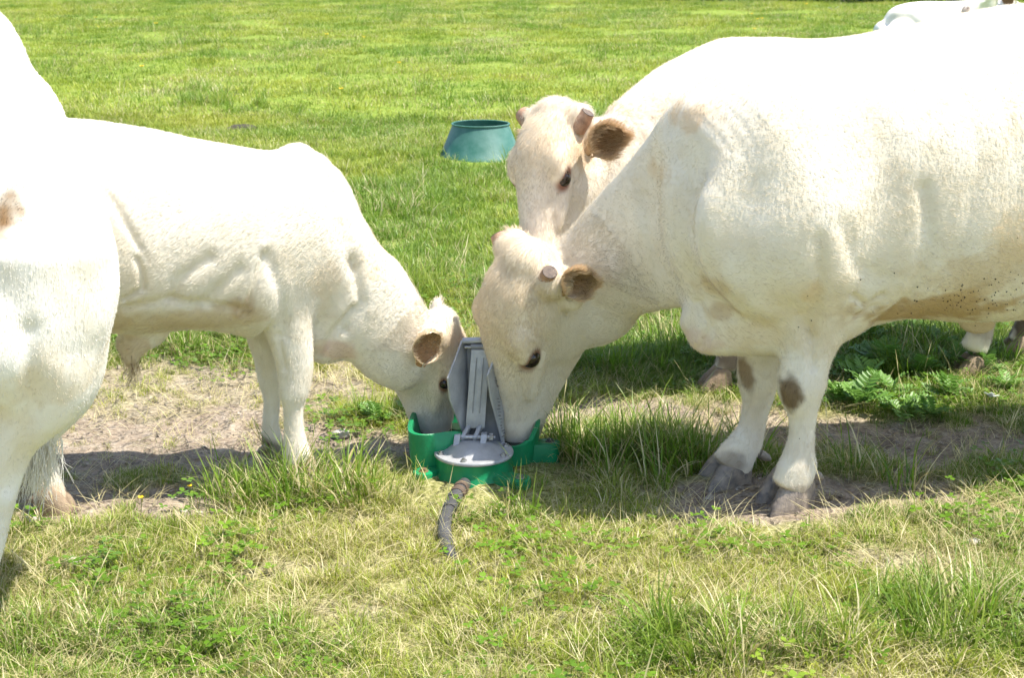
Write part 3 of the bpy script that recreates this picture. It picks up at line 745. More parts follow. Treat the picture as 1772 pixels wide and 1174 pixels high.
# feet with bolts
def lug(p, r, h, d, stretch, boltmat):
    m = MB(); d = unit([*d, 0]); s_ = np.array([-d[1], d[0], 0]); p = np.array([*p, 0.0])
    prof = [(math.cos(t) * r, math.sin(t) * r) for t in np.linspace(-math.pi / 2, math.pi / 2, 11)]; prof = [(-stretch, -r)] + prof + [(-stretch, r)]
    k = len(prof); vs = [p + d * x + s_ * y + np.array([0, 0, z]) for z in (-.03, h) for x, y in prof]
    m.add(vs, [tuple(range(k))[::-1], tuple(range(k, 2 * k))] + [(a, (a + 1) % k, k + (a + 1) % k, k + a) for a in range(k)]); o = m.build('foot', M['green'], pump, bevel=.005)
    m = MB(); q = p + np.array([0, 0, h]); m.tube([q - [0, 0, .003], q + [0, 0, .002]], .017, 16); m.tube([q + [0, 0, .002], q + [0, 0, .010]], .0105, 6); b = m.build('foot_bolt', boltmat, None, bevel=.001); setparent(b, o)
lug(gnd(900, 826, .035)[:2], .036, .033, (.9, -.42), .09, M['steel'])
lug(gnd(733, 815, .035)[:2], .036, .033, (-.6, -.8), .09, M['rust'])
lug(gnd(952, 762, .075)[:2], .034, .07, (1, .1), .09, M['hose'])
# hinge brackets and pin
def hp(px, py, Y): return at(px, py, Y)
for px, nm in ((792, 'hinge_bracket'), (838, 'hinge_bracket')):
    t0, b0 = hp(px, 753, 4.648), hp(px - 6, 790, 4.615); m = MB(); w_ = np.array([.0105, .002, 0])
    up = (t0 - b0) / 2; c = (t0 + b0) / 2
    for q, dy in ((b0, .036), (t0, .016)): pass
    vs = [b0 - w_ + [0, -.034, -.012], b0 + w_ + [0, -.034, -.012], b0 + w_ + [0, .034, -.012], b0 - w_ + [0, .034, -.012], t0 - w_ + [0, -.016, .006], t0 + w_ + [0, -.016, .006], t0 + w_ + [0, .016, .006], t0 - w_ + [0, .016, .006]]
    m.add(vs, [(0, 3, 2, 1), (4, 5, 6, 7), (0, 1, 5, 4), (2, 3, 7, 6), (0, 4, 7, 3), (1, 2, 6, 5)]); m.build(nm, M['galv'], pump, bevel=.004)
pa, pb = hp(777, 757, 4.652), hp(849, 757, 4.652); m = MB(); ax = unit(pb - pa)
m.tube([pa, pb], .0085, 14); m.tube([pa - ax * .006, pa + ax * .006], .013, 6); m.tube([pb - ax * .004, pb + ax * .008], .0135, 6); m.tube([pb + ax * .008, pb + ax * .016], .006, 8); m.build('hinge_pin', M['steel'], pump, angle=30)
# the push lever: a back plate with two wings folded to the camera and a bar up the middle
YB = 4.735
tl, tr_, bl, br = hp(806, 592, YB + .01), hp(869, 592, YB + .01), hp(812, 764, YB - .02), hp(872, 768, YB - .02)
th = np.array([0, .005, 0])
lever = MB(); lever.add([tl, tr_, br, bl, tl + th, tr_ + th, br + th, bl + th], [(0, 1, 2, 3), (4, 7, 6, 5), (0, 4, 5, 1), (1, 5, 6, 2), (2, 6, 7, 3), (3, 7, 4, 0)])
lev = lever.build('push_lever', M['galv2'], pump, bevel=.002)
def wing(top, bot, outs, nm, mat_):      # outs: (fraction down, px x, px y, Y) of the free edge
    m = MB(); I = [top + (bot - top) * f for f, *_ in outs]; O_ = [hp(x_, y_, Y_) for _, x_, y_, Y_ in outs]
    nn = unit(np.cross(bot - top, O_[1] - I[1])) * .0035; k = len(outs); vs = [q - nn for q in I] + [q - nn for q in O_] + [q + nn for q in I] + [q + nn for q in O_]
    fs = [(i, i + 1, k + i + 1, k + i) for i in range(k - 1)] + [(2 * k + i, 3 * k + i, 3 * k + i + 1, 2 * k + i + 1) for i in range(k - 1)] + [(k + i, k + i + 1, 3 * k + i + 1, 3 * k + i) for i in range(k - 1)] + [(i, 2 * k + i, 2 * k + i + 1, i + 1) for i in range(k - 1)] + [(0, k, 3 * k, 2 * k), (k - 1, 3 * k - 1, 4 * k - 1, 2 * k - 1)]
    m.add(vs, fs); o = m.build(nm, mat_, None, bevel=.0018); setparent(o, pump); return o, I, O_
wing(tl, bl, [(0.0, 799, 589, YB - .02), (.2, 787, 622, YB - .06), (.4, 774, 655, YB - .10), (.6, 778, 692, YB - .085), (.8, 793, 730, YB - .05), (1.0, 806, 762, YB - .03)], 'lever_wing', M['galv'])
rw, I, O_ = wing(tr_, br, [(0.0, 866, 586, YB - .02), (.2, 856, 618, YB - .06), (.38, 843, 650, YB - .10), (.55, 849, 690, YB - .085), (.8, 861, 735, YB - .05), (1.0, 870, 772, YB - .03)], 'lever_wing', M['galv'])
# worn raised casting marks on the right wing
m = MB(); rr = random.Random(3); a0, a1 = (I[0] * .35 + O_[0] * .65), (I[-1] * .45 + O_[-1] * .55)
fn = unit(np.cross(I[3] - I[1], O_[2] - I[2])); fn = fn if fn[0] > 0 else -fn
for q in range(30):
    f = .14 + .026 * q + (.1 if q > 13 else 0)
    if f > .92: break
    fi = f * 5; i0 = min(int(fi), 4); ff = fi - i0; Ii = I[i0] * (1 - ff) + I[i0 + 1] * ff; Oi = O_[i0] * (1 - ff) + O_[i0 + 1] * ff
    c = Ii * .5 + Oi * .5 + fn * .005; dv = unit(I[5] - I[0]); du = unit(Oi - Ii)
    m.box(c + du * rr.uniform(-.008, .008), dv * rr.uniform(.001, .003), du * rr.uniform(.004, .009), fn * .0012)
o = m.build('casting_marks', M['galv2'], None); setparent(o, rw); o['kind'] = 'stuff'
# channel bar
ct, cb = hp(832, 606, YB - .035), hp(822, 742, YB - .055); d_ = cb - ct; wv = np.array([.029, 0, 0]); m = MB()
vs = []
for q, wq in ((ct, .032), (cb, .033)):
    for dy in (0, .028):
        for sx in (-1, 1): vs.append(q + np.array([sx * wq, dy, 0]))
m.add(vs, [(0, 1, 5, 4), (2, 6, 7, 3), (0, 4, 6, 2), (1, 3, 7, 5), (0, 2, 3, 1), (4, 5, 7, 6)]); bar = m.build('lever_bar', M['galv'], pump, bevel=.003)
m = MB()
for sx in (-.012, .012):
    p0, p1 = ct + d_ * .1 + np.array([sx, -.002, 0]), ct + d_ * .8 + np.array([sx, -.002, 0]); m.box((p0 + p1) / 2, (p1 - p0) / 2, np.array([.0013, 0, 0]), np.array([0, .0025, 0]))
o = m.build('bar_rib', M['galv2'], None); setparent(o, bar)
for sx in (-1, 1):                       # fork of the bar round the pin
    p0 = cb + np.array([sx * .019, .012, .004]); p1 = hp(812 + sx * 11, 758, 4.652); m = MB()
    c = (p0 + p1) / 2; dv = (p1 - p0) / 2; m.box(c, dv * 1.35, np.array([.0075, 0, 0]), unit(np.cross(dv, [1, 0, 0])) * .013); m.build('fork_arm', M['galv'], pump, bevel=.003)
# top bar, roller and its bolt
m = MB(); a0, a1 = hp(800, 590, YB - .012), hp(868, 588, YB - .012); m.box((a0 + a1) / 2 + [0, .008, -.001], (a1 - a0) / 2, np.array([0, .022, 0]), np.array([0, 0, .0045])); m.build('top_plate', M['galv'], pump, bevel=.002)
m = MB(); a0, a1 = hp(815, 600, YB - .02), hp(848, 600, YB - .02); m.tube([a0, a1], .011, 14); m.build('roller', M['galv2'], pump)
m = MB(); a0, a1 = hp(804, 601, YB - .022), hp(879, 602, YB - .022); ax = unit(a1 - a0); m.tube([a0, a1], .005, 10); m.tube([a1 - ax * .022, a1 - ax * .012], .012, 6); m.tube([a1 - ax * .009, a1 - ax * .002], .0095, 6); m.build('lever_bolt', M['steel'], pump, angle=30)
# supply pipe in the grass
pts = [hp(804, 838, 4.49)]; 
for px, py, z in ((795, 850, .035), (784, 868, .03), (774, 892, .03), (769, 915, .03), (772, 940, .024), (779, 962, .008), (783, 975, -.02)): pts.append(gnd(px, py, z))
pts = [np.array(p) for p in cmr(np.array(pts), 40)]
pipe = empty('supply_pipe', Vector(pts[20])); tag(pipe, 'muddy black water pipe running from the green pump into the grass', 'pipe')
m = MB(); m.tube(pts, [.021 + .0012 * math.sin(i * 1.1) for i in range(40)], 16); m.build('pipe_wall', M['hose'], pipe, angle=60)
for i0 in (3, 6, 9, 13):
    m = MB(); m.tube(pts[i0:i0 + 3], [.024, .0262, .024], 14); m.build('clamp', M['hosedirt'] if i0 < 8 else M['hose'], pipe, angle=50)

# ------------------------------------------------------------------ tub, post, stones
M['tub'] = simple('teal_plastic', (.022, .115, .08), (.085, .19, .155), 6, .5, .001)
BK = gnd(832, 272)
tub = empty('feed_tub', Vector((BK[0], BK[1], 0))); tag(tub, 'teal plastic feed tub standing alone in the pasture behind the cows', 'tub')
s_ = np.linalg.norm(BK[:2]) / FPX * 1.02
r1, r0, hh = 69 * s_, 48 * s_, .285
m = MB(); m.lathe((BK[0], BK[1], 0), [(r1 + .006, -.03), (r1 + .006, .012), (r1 - .004, .022), (r0, hh - .012), (r0 + .008, hh - .008), (r0 + .009, hh), (r0 + .002, hh + .004), (r0 - .008, hh), (r1 - .03, .02), (0, .015)], 64); m.build('wall', M['tub'], tub, angle=50)
M['stone'] = simple('field_stone', (.52, .48, .42), (.34, .31, .27), 20, .9, .006)
def stone(px, py, w_px, label, seed, flat=.55):
    g = gnd(px, py); s_ = w_px / FPX * np.linalg.norm(g - CAM) / 2; r = np.random.default_rng(seed)
    u = np.linspace(0, math.pi, 9); v = np.linspace(0, 2 * math.pi, 14)[:-1]; V = []
    for a in u:
        for b in v:
            d = np.array([math.sin(a) * math.cos(b), math.sin(a) * math.sin(b), math.cos(a)]); V.append(d)
    V = np.array(V); V *= (1 + .13 * vnoise(V, .5, seed) + .07 * vnoise(V, 1.2, seed + 1))[:, None]
    V = V * np.array([1, .75, flat]) * s_ + np.array([g[0], g[1], float(gh(g[0], g[1])) + s_ * flat * .35])
    F = [(i * 13 + j, i * 13 + (j + 1) % 13, (i + 1) * 13 + (j + 1) % 13, (i + 1) * 13 + j) for i in range(8) for j in range(13)]
    o = np_mesh('stone', V, F, M['stone'], True); tag(o, label, 'stone'); return o
stone(590, 757, 32, 'rounded pale stone on bare earth beside the green pump', 1)
stone(125, 973, 30, 'flat pale stone in the grass near the grazing cow leg', 2, .4)
stone(57, 906, 26, 'small grey stone at the hind hoof of the young bull', 3)
stone(1687, 944, 26, 'angular beige stone in green grass beside the big cow', 4)
stone(318, 888, 14, 'little pale stone at the edge of the dark shadow', 5)
stone(345, 890, 12, 'tiny white stone by a buttercup on bare earth', 6)
# crumbs of earth and grit on the worn ground
gr = bpy.data.collections.new('grit_pieces')
for q in range(4):
    r = np.random.default_rng(90 + q); m = MB(); d = [(1, 0, 0), (-1, 0, 0), (0, 1, 0), (0, -1, 0), (0, 0, 1), (0, 0, -1)]
    vs = [np.array(v) * r.uniform(.6, 1.2) + r.normal(0, .15, 3) for v in d]; me = bpy.data.meshes.new('grit%d' % q)
    me.from_pydata([tuple(v * np.array([1, 1, .6])) for v in vs], [], [(0, 2, 4), (2, 1, 4), (1, 3, 4), (3, 0, 4), (2, 0, 5), (1, 2, 5), (3, 1, 5), (0, 3, 5)]); me.materials.append(None); gr.objects.link(bpy.data.objects.new('grit%d' % q, me))
M['grit'] = simple('grit_earth', (.42, .36, .29), (.22, .175, .13), 4, .95)
for o in gr.objects: o.data.materials[0] = M['grit']
x, y = scatter(26000, 3.4, 6.6, .6); b = bare_f(x, y); kp = rng.random(len(x)) < b ** 1.5 * .8; x, y = x[kp], y[kp]; n = len(x)
gm = bpy.data.meshes.new('grit'); gm.vertices.add(n); gm.vertices.foreach_set('co', np.c_[x, y, gh(x, y) - .011].astype(np.float32).ravel())
for nm, dt, key, arr in (('var', 'INT', 'value', rng.integers(0, 4, n).astype(np.int32)), ('rot', 'FLOAT_VECTOR', 'vector', rng.uniform(0, 6.28, (n, 3)).astype(np.float32)), ('scl', 'FLOAT', 'value', (.0022 + .006 * rng.random(n) ** 4 + .010 * (rng.random(n) < .012)).astype(np.float32))):
    a = gm.attributes.new(nm, dt, 'POINT'); a.data.foreach_set(key, arr.ravel())
gm.materials.append(M['grit']); grit = bpy.data.objects.new('grit', gm); link(grit); tag(grit, 'loose crumbs of dry earth on the worn ground', 'grit', None, 'stuff'); instancer(grit, gr)
# ------------------------------------------------------------------ the cattle
FURK = 1.0
Zv = np.array([0, 0, 1.0])
# --- the big white cow drinking from the right
A = Animal(Plane(1330, 4.45, 18), cream=np.array([.79, .72, .60]), seed=3)
A.gcp([(1205, 300, 1205, 530, .07), (1240, 195, 1242, 600, .18), (1310, 112, 1325, 610, .265), (1410, 88, 1415, 580, .30), (1540, 60, 1540, 545, .345), (1700, 18, 1700, 548, .37), (1880, 0, 1880, 530, .36), (2030, 5, 2030, 505, .31), (2130, 60, 2125, 440, .25), (2185, 130, 2180, 330, .15)], 2.3, 60, .05)
A.gcp([(935, 440, 1030, 600, .075, -.50), (985, 400, 1058, 592, .09, -.47), (1050, 335, 1092, 562, .115, -.37), (1130, 255, 1150, 548, .15, -.21), (1220, 168, 1215, 565, .19, -.06), (1330, 118, 1300, 520, .23, 0)], 2.1, 60, .14)
A.gcp([(1188, 530, 1196, 580, .03, -.02), (1218, 520, 1218, 610, .05), (1275, 510, 1275, 613, .10), (1345, 510, 1345, 608, .12), (1420, 500, 1420, 580, .13)], 2.2, 24, .10)   # brisket
for off in (.20, -.20):                                     # shoulders, elbows
    A.ell(1290, 420, off * .82, .14, .22, .06, 25, .12); A.ell(1410, 390, off * 1.15, .15, .20, .07, -15, .10); A.ell(1440, 465, off * 1.0, .08, .10, .06, 0, .07)
    A.ell(1345, 250, off * .80, .10, .15, .05, -20, .12)
A.ell(1690, 560, 0, .07, .035, .03, -10, .04)               # navel flap
A.leg([(1330, 380, 1490, 400, .09), (1345, 470, 1482, 480, .085), (1352, 540, 1465, 545, .07), (1356, 600, 1443, 602, .056), (1352, 636, 1430, 642, .052), (1348, 668, 1426, 674, .055), (1360, 700, 1417, 704, .040), (1367, 722, 1411, 724, .031), (1366, 755, 1408, 757, .031), (1356, 785, 1408, 785, .038), (1346, 806, 1412, 808, .043), (1338, 826, 1404, 832, .041), (1330, 838, 1396, 846, .039)], .135, m=60)
A.leg([(1290, 420, 1400, 420, .085), (1290, 520, 1370, 520, .075), (1283, 590, 1350, 590, .06), (1280, 626, 1347, 630, .052), (1280, 656, 1344, 660, .054), (1287, 688, 1336, 692, .038), (1284, 712, 1328, 716, .031), (1277, 740, 1323, 744, .031), (1260, 765, 1320, 768, .04), (1243, 782, 1312, 788, .041), (1230, 800, 1300, 810, .039)], -.115, m=56)
for off in (.15, -.15):                                     # hindquarters, outside the picture
    A.leg([(1930, 60, 2180, 120, .11), (1930, 220, 2170, 300, .12), (1960, 380, 2130, 420, .10), (2020, 500, 2110, 520, .07), (2060, 580, 2125, 585, .05), (2065, 680, 2115, 685, .038), (2050, 760, 2105, 765, .045), (2030, 800, 2100, 810, .045)], off)
A.gcp([(2150, 50, 2190, 85, .03), (2192, 120, 2226, 125, .028), (2204, 260, 2228, 262, .022), (2206, 420, 2222, 420, .016), (2204, 560, 2222, 560, .022)], 2.1, 30, .04)   # tail
hA = A.head(at(905, 462, 4.64), at(885, 776, 4.87), (-.80, -.60, .12))
A.crease([(1497, 300), (1509, 390), (1501, 470), (1476, 535)], .026, .013)
A.crease([(1180, 470), (1240, 520), (1285, 545)], .03, .009); A.crease([(1330, 520), (1352, 560), (1356, 610)], .016, .010)
A.crease([(1370, 360), (1390, 420), (1440, 450)], .03, .007); A.crease([(1240, 210), (1225, 330), (1180, 440)], .05, .008)
A.crease([(1400, 480), (1430, 500), (1450, 480)], .010, .010); A.crease([(1420, 520), (1445, 500)], .010, .008)
A.crease([(1430, 200), (1440, 300), (1400, 380)], .06, .008)
for k_ in range(6): A.crease([(1560 + 62 * k_, 130), (1580 + 62 * k_, 260), (1560 + 60 * k_, 380), (1530 + 60 * k_, 450)], .03, .0035 - .001 * (k_ % 3))
wk = random.Random(4)
for k_ in range(11):
    x_ = 1150 + 12 * k_ + wk.uniform(-6, 6); y_ = 222 - 8.4 * k_ + wk.uniform(-4, 10); l_ = wk.uniform(35, 85); A.crease([(x_, y_), (x_ + 14, y_ + l_ * .5), (x_ + wk.uniform(14, 30), y_ + l_)], wk.uniform(.006, .010), wk.uniform(.0008, .0024))
for k_ in range(7): A.crease([(1015 + 24 * k_, 385 - 26 * k_), (1032 + 25 * k_, 430 - 24 * k_)], .012, .0024)
A.crease([(1330, 380), (1340, 470), (1350, 560)], .02, .008); A.crease([(1205, 600), (1215, 560), (1200, 520)], .012, .010)
plA = A.pl
A.patch += [(plA.at(1366, 686, .17), (.046, .09, .066), [.155, .098, .045], .92), (plA.at(1290, 648, -.09), (.036, .09, .07), [.24, .155, .075], .85),
            (plA.at(1600, 525, .15), (.34, .3, .07), [.47, .32, .15], .85), (plA.at(1720, 470, .3), (.28, .25, .09), [.60, .46, .27], .55), (plA.at(1690, 560, 0), (.1, .12, .06), [.52, .38, .21], .6),
            (plA.at(1420, 560, .15), (.10, .2, .16), [.72, .60, .43], .4), (plA.at(1390, 760, .13), (.05, .2, .10), [.66, .57, .45], .45), (plA.at(1300, 730, -.1), (.05, .2, .10), [.66, .57, .45], .45), (plA.at(1300, 570, .05), (.14, .2, .06), [.70, .57, .38], .45), (plA.at(1230, 500, .12), (.06, .15, .05), [.55, .40, .22], .5), (plA.at(1250, 545, .12), (.06, .15, .04), [.50, .35, .2], .5), (plA.at(1195, 200, 0), (.10, .15, .05), TAN, .55), (plA.at(1090, 300, -.1), (.16, .15, .05), TAN, .35), (plA.at(1400, 500, .25), (.05, .1, .05), [.72, .55, .33], .6),
            (plA.at(1745, 400, .3), (.12, .15, .10), [.72, .56, .34], .5), (plA.at(1215, 590, .02), (.08, .1, .05), PINK, .35), (plA.at(1365, 845, .13), (.08, .12, .03), [.42, .35, .26], .7), (plA.at(1260, 800, -.1), (.08, .12, .05), [.36, .30, .24], .8)]
rootA = A.finish(.0075, 'cow', 'big cream cow with a cut horn bending down to the pump, dirty brown knees', 'cow', 'cream cattle in the pasture', fur=int(170000 * FURK), fl=.0095)
P = hA['P']; L, NN, AA = hA['L'], hA['N'], hA['A']
M['fly'] = simple('fly_black', (.02, .016, .014), (.01, .01, .01), 30, .4)
def flies(an, spots, seed):              # black flies sitting on the hide
    V = np.empty(len(an.body.data.vertices) * 3, np.float32); an.body.data.vertices.foreach_get('co', V); V = V.reshape(-1, 3); side = (V - an.pl.p) @ an.pl.n
    r = np.random.default_rng(seed); m = MB()
    for px, py, sx, sy, n in spots:
        for q in range(n):
            o_ = ray(px + r.normal(0, sx), py + r.normal(0, sy)); o_ = o_ / np.linalg.norm(o_); d = V - CAM; t = d @ o_; e = np.linalg.norm(d - t[:, None] * o_, axis=1); k = np.nonzero(e < .008)[0]
            if not len(k): continue
            c = V[k[np.argmin(t[k])]] - o_ * .004; s = r.uniform(.0015, .0026); a = r.uniform(0, 6.28); u = np.array([math.cos(a), 0, math.sin(a)]); w_ = np.cross(u, o_)
            m.add([c + u * s * 1.5, c + w_ * s, c - u * s * 1.5, c - w_ * s, c - o_ * s, c + o_ * s], [(0, 1, 4), (1, 2, 4), (2, 3, 4), (3, 0, 4), (1, 0, 5), (2, 1, 5), (3, 2, 5), (0, 3, 5)])
    o = m.build('flies', M['fly'], None); o['kind'] = 'stuff'; return o
fo = flies(A, [(1680, 530, 45, 14, 46), (1720, 500, 25, 14, 14), (1560, 500, 60, 20, 7), (1740, 470, 20, 30, 7), (1400, 650, 15, 60, 4)], 3); tag(fo, 'tiny black flies sitting on the big cow belly', 'flies')
eb = P(.075, -.095, .15); ear(rootA, at(975, 505, eb[1] - .03), at(1034, 470, eb[1] - .09) - at(975, 505, eb[1] - .03), (.35, -.8, -.30), .118, .125, [.72, .55, .35], [.46, .30, .17], 2600, 1, .028)
ear(rootA, P(.06, -.09, -.13), -L * .9 - NN * .4 - AA * .1, NN * .5 + AA * .6, .14, .12, [.70, .56, .40], [.5, .3, .2], 500, 2)
horn(rootA, P(.0, -.01, .092), L * .45 - AA * .88 + NN * .12, .060, .031, .025)
horn(rootA, P(.01, -.02, -.115), -L * .8 - AA * .6, .055, .036, .030)
hd_ = unit([-.80, -.55, 0]); sd_ = np.array([-hd_[1], hd_[0], 0])
toe(rootA, 1334, 889, (-.80, -.60, 0), 1.28); toe(rootA, 1308, 868, (-.86, -.5, 0), 1.1)
toe(rootA, 1226, 846, (-.86, -.5, 0), 1.2); toe(rootA, 1206, 826, (-.97, -.2, 0), 1.08)
dewclaw(rootA, plA.at(1412, 822, .14), (.9, 0, -.5)); dewclaw(rootA, plA.at(1322, 790, -.1), (.9, 0, -.5))
for off in (.15, -.15):
    q = plA.at(2065, 800, off); claw(rootA, (q[0], q[1], .0), (-.9, -.4, 0), 1.1); claw(rootA, (q[0], q[1] + .06, .0), (-.9, -.2, 0), 1.1)

# --- the cow behind it, looking down to the left
B = Animal(Plane(1290, 5.75, 10), cream=np.array([.78, .70, .585]), seed=8)
B.gcp([(1215, 190, 1225, 450, .14), (1250, 85, 1260, 470, .21), (1330, 68, 1340, 480, .26), (1450, 66, 1450, 480, .30), (1600, 40, 1600, 470, .33), (1740, 15, 1740, 460, .31), (1830, 30, 1825, 430, .24), (1870, 80, 1870, 320, .14)], 2.3, 50, .05)
B.gcp([(985, 200, 1040, 400, .075, .36), (1040, 188, 1075, 420, .10, .33), (1100, 150, 1120, 440, .145, .25), (1180, 98, 1190, 455, .19, .15), (1260, 72, 1255, 450, .21, .03), (1340, 78, 1330, 420, .2, 0)], 2.1, 60, .08)
for off in (.12, -.12):
    x0 = 1262 if off > 0 else 1300
    B.leg([(x0 - 30, 330, x0 + 60, 330, .085), (x0 - 22, 430, x0 + 45, 430, .07), (x0 - 16, 500, x0 + 28, 500, .05), (x0 - 18, 545, x0 + 20, 545, .045), (x0 - 15, 580, x0 + 14, 580, .034), (x0 - 18, 610, x0 + 16, 612, .04), (x0 - 24, 632, x0 + 12, 636, .042)], off)
for off, x0, dy in ((.13, 1690, 0), (-.13, 1770, -12)):
    B.leg([(x0 - 60, 120, x0 + 90, 160, .12), (x0 - 50, 250, x0 + 80, 280, .11), (x0 - 10, 380, x0 + 70, 400, .08), (x0 + 15, 455, x0 + 62, 460, .05), (x0 + 8, 520 + dy, x0 + 40, 522 + dy, .036), (x0 - 14, 575 + dy, x0 + 26, 578 + dy, .04), (x0 - 26, 598 + dy, x0 + 18, 604 + dy, .042)], off)
hB = B.head(at(955, 201, 5.20), at(930, 505, 5.02), (-.68, -.72, .10))
for k_ in range(8): B.crease([(1085 + 20 * k_, 190 - 13 * k_), (1105 + 20 * k_, 240 - 10 * k_), (1110 + 20 * k_, 290 - 8 * k_)], .011, .0022)
plB = B.pl
B.patch += [(plB.at(1705, 560, .13), (.09, .12, .10), [.42, .35, .29], .8), (plB.at(1775, 570, -.13), (.09, .12, .10), [.12, .085, .06], .95), (plB.at(1265, 600, .12), (.10, .12, .12), [.16, .12, .09], .9), (plB.at(1300, 600, -.12), (.10, .12, .12), [.16, .12, .09], .9), (plB.at(1110, 180, .25), (.16, .3, .06), TAN, .45), (hB['P'](.06, -.08, .13), (.05, .1, .06), TAN, .5), (hB['P'](.12, -.05, .12), (.05, .1, .07), TAN, .5)]
rootB = B.finish(.0075, 'cow', 'cream cow with a brown hairy ear standing behind the big drinking cow', 'cow', 'cream cattle in the pasture', fur=int(90000 * FURK), fl=.011)
P = hB['P']; L, NN, AA = hB['L'], hB['N'], hB['A']
eb = P(.075, -.085, .15); ear(rootB, at(1018, 262, eb[1] - .03), at(1092, 212, eb[1] - .11) - at(1018, 262, eb[1] - .03), (.45, -.75, -.20), .150, .142, [.68, .50, .31], [.46, .30, .17], 3000, 11, .036)
ear(rootB, P(.06, -.09, -.13), -L * .9 - NN * .5, NN * .5 + AA * .6, .15, .13, [.6, .45, .3], [.4, .25, .16], 400, 12)
horn(rootB, P(.025, -.02, .115), L * .66 - AA * .74 + NN * .05, .046, .031, .025); horn(rootB, P(.01, -.02, -.115), -L * .8 - AA * .6, .055, .036, .030)
for off, x0, y0 in ((.12, 1248, 648), (-.12, 1286, 640), (.13, 1684, 612), (-.13, 1764, 606)):
    g = plB.at(x0, y0, off)
    for dx in (-.03, .03): claw(rootB, (g[0] - .01, g[1] + dx, .004), (-.96, -.1 + dx * 6, 0), 1.0, 'dirtyhoof')

# --- the young bull drinking from the left
C = Animal(Plane(510, 4.66, 17), cream=np.array([.80, .74, .635]), seed=15)
C.gcp([(585, 410, 582, 590, .08), (552, 328, 548, 612, .14), (512, 256, 506, 610, .175), (440, 258, 440, 580, .22), (350, 246, 350, 567, .245), (240, 222, 240, 572, .26), (120, 206, 120, 565, .27), (0, 200, 0, 545, .26), (-100, 215, -100, 500, .22), (-160, 260, -160, 400, .14)], 2.3, 56, .045)
C.gcp([(770, 562, 665, 665, .075, -.02), (735, 535, 640, 655, .085, -.01), (690, 468, 605, 632, .095), (640, 402, 570, 615, .115), (590, 338, 540, 580, .135), (535, 282, 500, 520, .14)], 2.1, 60, .07)
C.ell(514, 275, 0, .045, .05, .03, -30, .05); C.ell(570, 600, 0, .07, .055, .03, 5, .04); C.ell(560, 575, 0, .07, .09, .07, 0, .05)
for off in (.15, -.15):
    C.ell(505, 430, off, .10, .19, .05, -15, .06); C.ell(455, 500, off, .085, .10, .055, 10, .05); C.ell(530, 330, off * .55, .07, .12, .04, -20, .07)
C.ell(245, 585, 0, .085, .045, .035, 12, .04); C.ell(228, 605, 0, .035, .06, .026, -12, .03)   # sheath
C.leg([(425, 470, 545, 460, .075), (445, 545, 540, 540, .068), (468, 600, 541, 600, .055), (480, 645, 540, 645, .046), (482, 680, 532, 682, .042), (490, 705, 524, 705, .03), (492, 745, 526, 745, .029), (490, 775, 534, 775, .034), (492, 797, 544, 797, .038), (496, 815, 548, 815, .037)], .10, m=52)
C.leg([(410, 500, 500, 500, .07), (424, 570, 490, 575, .055), (440, 620, 492, 625, .046), (448, 660, 490, 662, .04), (457, 690, 485, 692, .029), (455, 730, 482, 732, .028), (454, 758, 488, 760, .034), (455, 778, 494, 782, .036), (458, 790, 496, 797, .035)], -.10, m=50)
for off, dx in ((.11, 0), (-.11, -70)):
    C.leg([(-120 + dx, 250, 70 + dx, 250, .10), (-110 + dx, 400, 90 + dx, 400, .11), (-70 + dx, 530, 70 + dx, 530, .085), (-30 + dx, 630, 50 + dx, 620, .055), (0 + dx, 690, 58 + dx, 690, .042), (32 + dx, 760, 78 + dx, 760, .032), (50 + dx, 810, 98 + dx, 810, .034), (55 + dx, 845, 112 + dx, 845, .04), (60 + dx, 868, 118 + dx, 868, .04)], off)
hC = C.head(at(772, 566, 4.83), at(748, 786, 4.93), (.97, -.10, .12), sc=.80)
C.crease([(440, 420), (425, 470), (412, 520)], .014, .010); C.crease([(440, 400), (418, 460), (400, 520)], .012, -.006)
C.crease([(230, 420), (238, 440), (240, 470), (210, 490)], .010, .012); C.crease([(350, 420), (300, 455), (290, 490)], .022, .012); C.crease([(400, 440), (360, 480), (330, 510)], .022, .010); C.crease([(215, 505), (280, 492), (400, 510)], .016, .010)
C.crease([(445, 415), (470, 480), (480, 560)], .02, .008); C.crease([(600, 440), (615, 510), (590, 560)], .02, .014); C.crease([(575, 380), (600, 450)], .03, .008); C.crease([(548, 610), (570, 560), (600, 520)], .012, .012); C.crease([(470, 560), (482, 620)], .01, .008)
for k_ in range(5): C.crease([(170 + 14 * k_, 300 + 22 * k_), (200 + 12 * k_, 335 + 22 * k_)], .012, .004)
plC = C.pl
C.patch += [(plC.at(465, 775, -.08), (.06, .1, .035), [.14, .08, .05], .9), (plC.at(525, 800, .1), (.07, .1, .05), [.66, .52, .34], .6), (plC.at(230, 610, .03), (.06, .1, .07), [.62, .49, .33], .7), (plC.at(660, 430, 0), (.12, .2, .08), [.80, .64, .45], .45), (plC.at(580, 600, .03), (.08, .1, .05), [.66, .45, .36], .55),
            (plC.at(330, 550, .15), (.35, .25, .05), [.62, .49, .31], .6), (plC.at(425, 520, .15), (.05, .1, .05), [.52, .38, .24], .5), (plC.at(90, 850, .11), (.08, .14, .07), [.58, .46, .32], .75), (plC.at(560, 480, .1), (.06, .1, .14), [.78, .62, .44], .4), (hC['P'](.03, .02, .05), (.07, .07, .06), [.76, .55, .36], .6)]
rootC = C.finish(.007, 'young_bull', 'young cream bull with lowered head drinking at the left of the pump', 'bull', 'cream cattle in the pasture', fur=int(110000 * FURK), fl=.009)
P = hC['P']; L, NN, AA = hC['L'], hC['N'], hC['A']
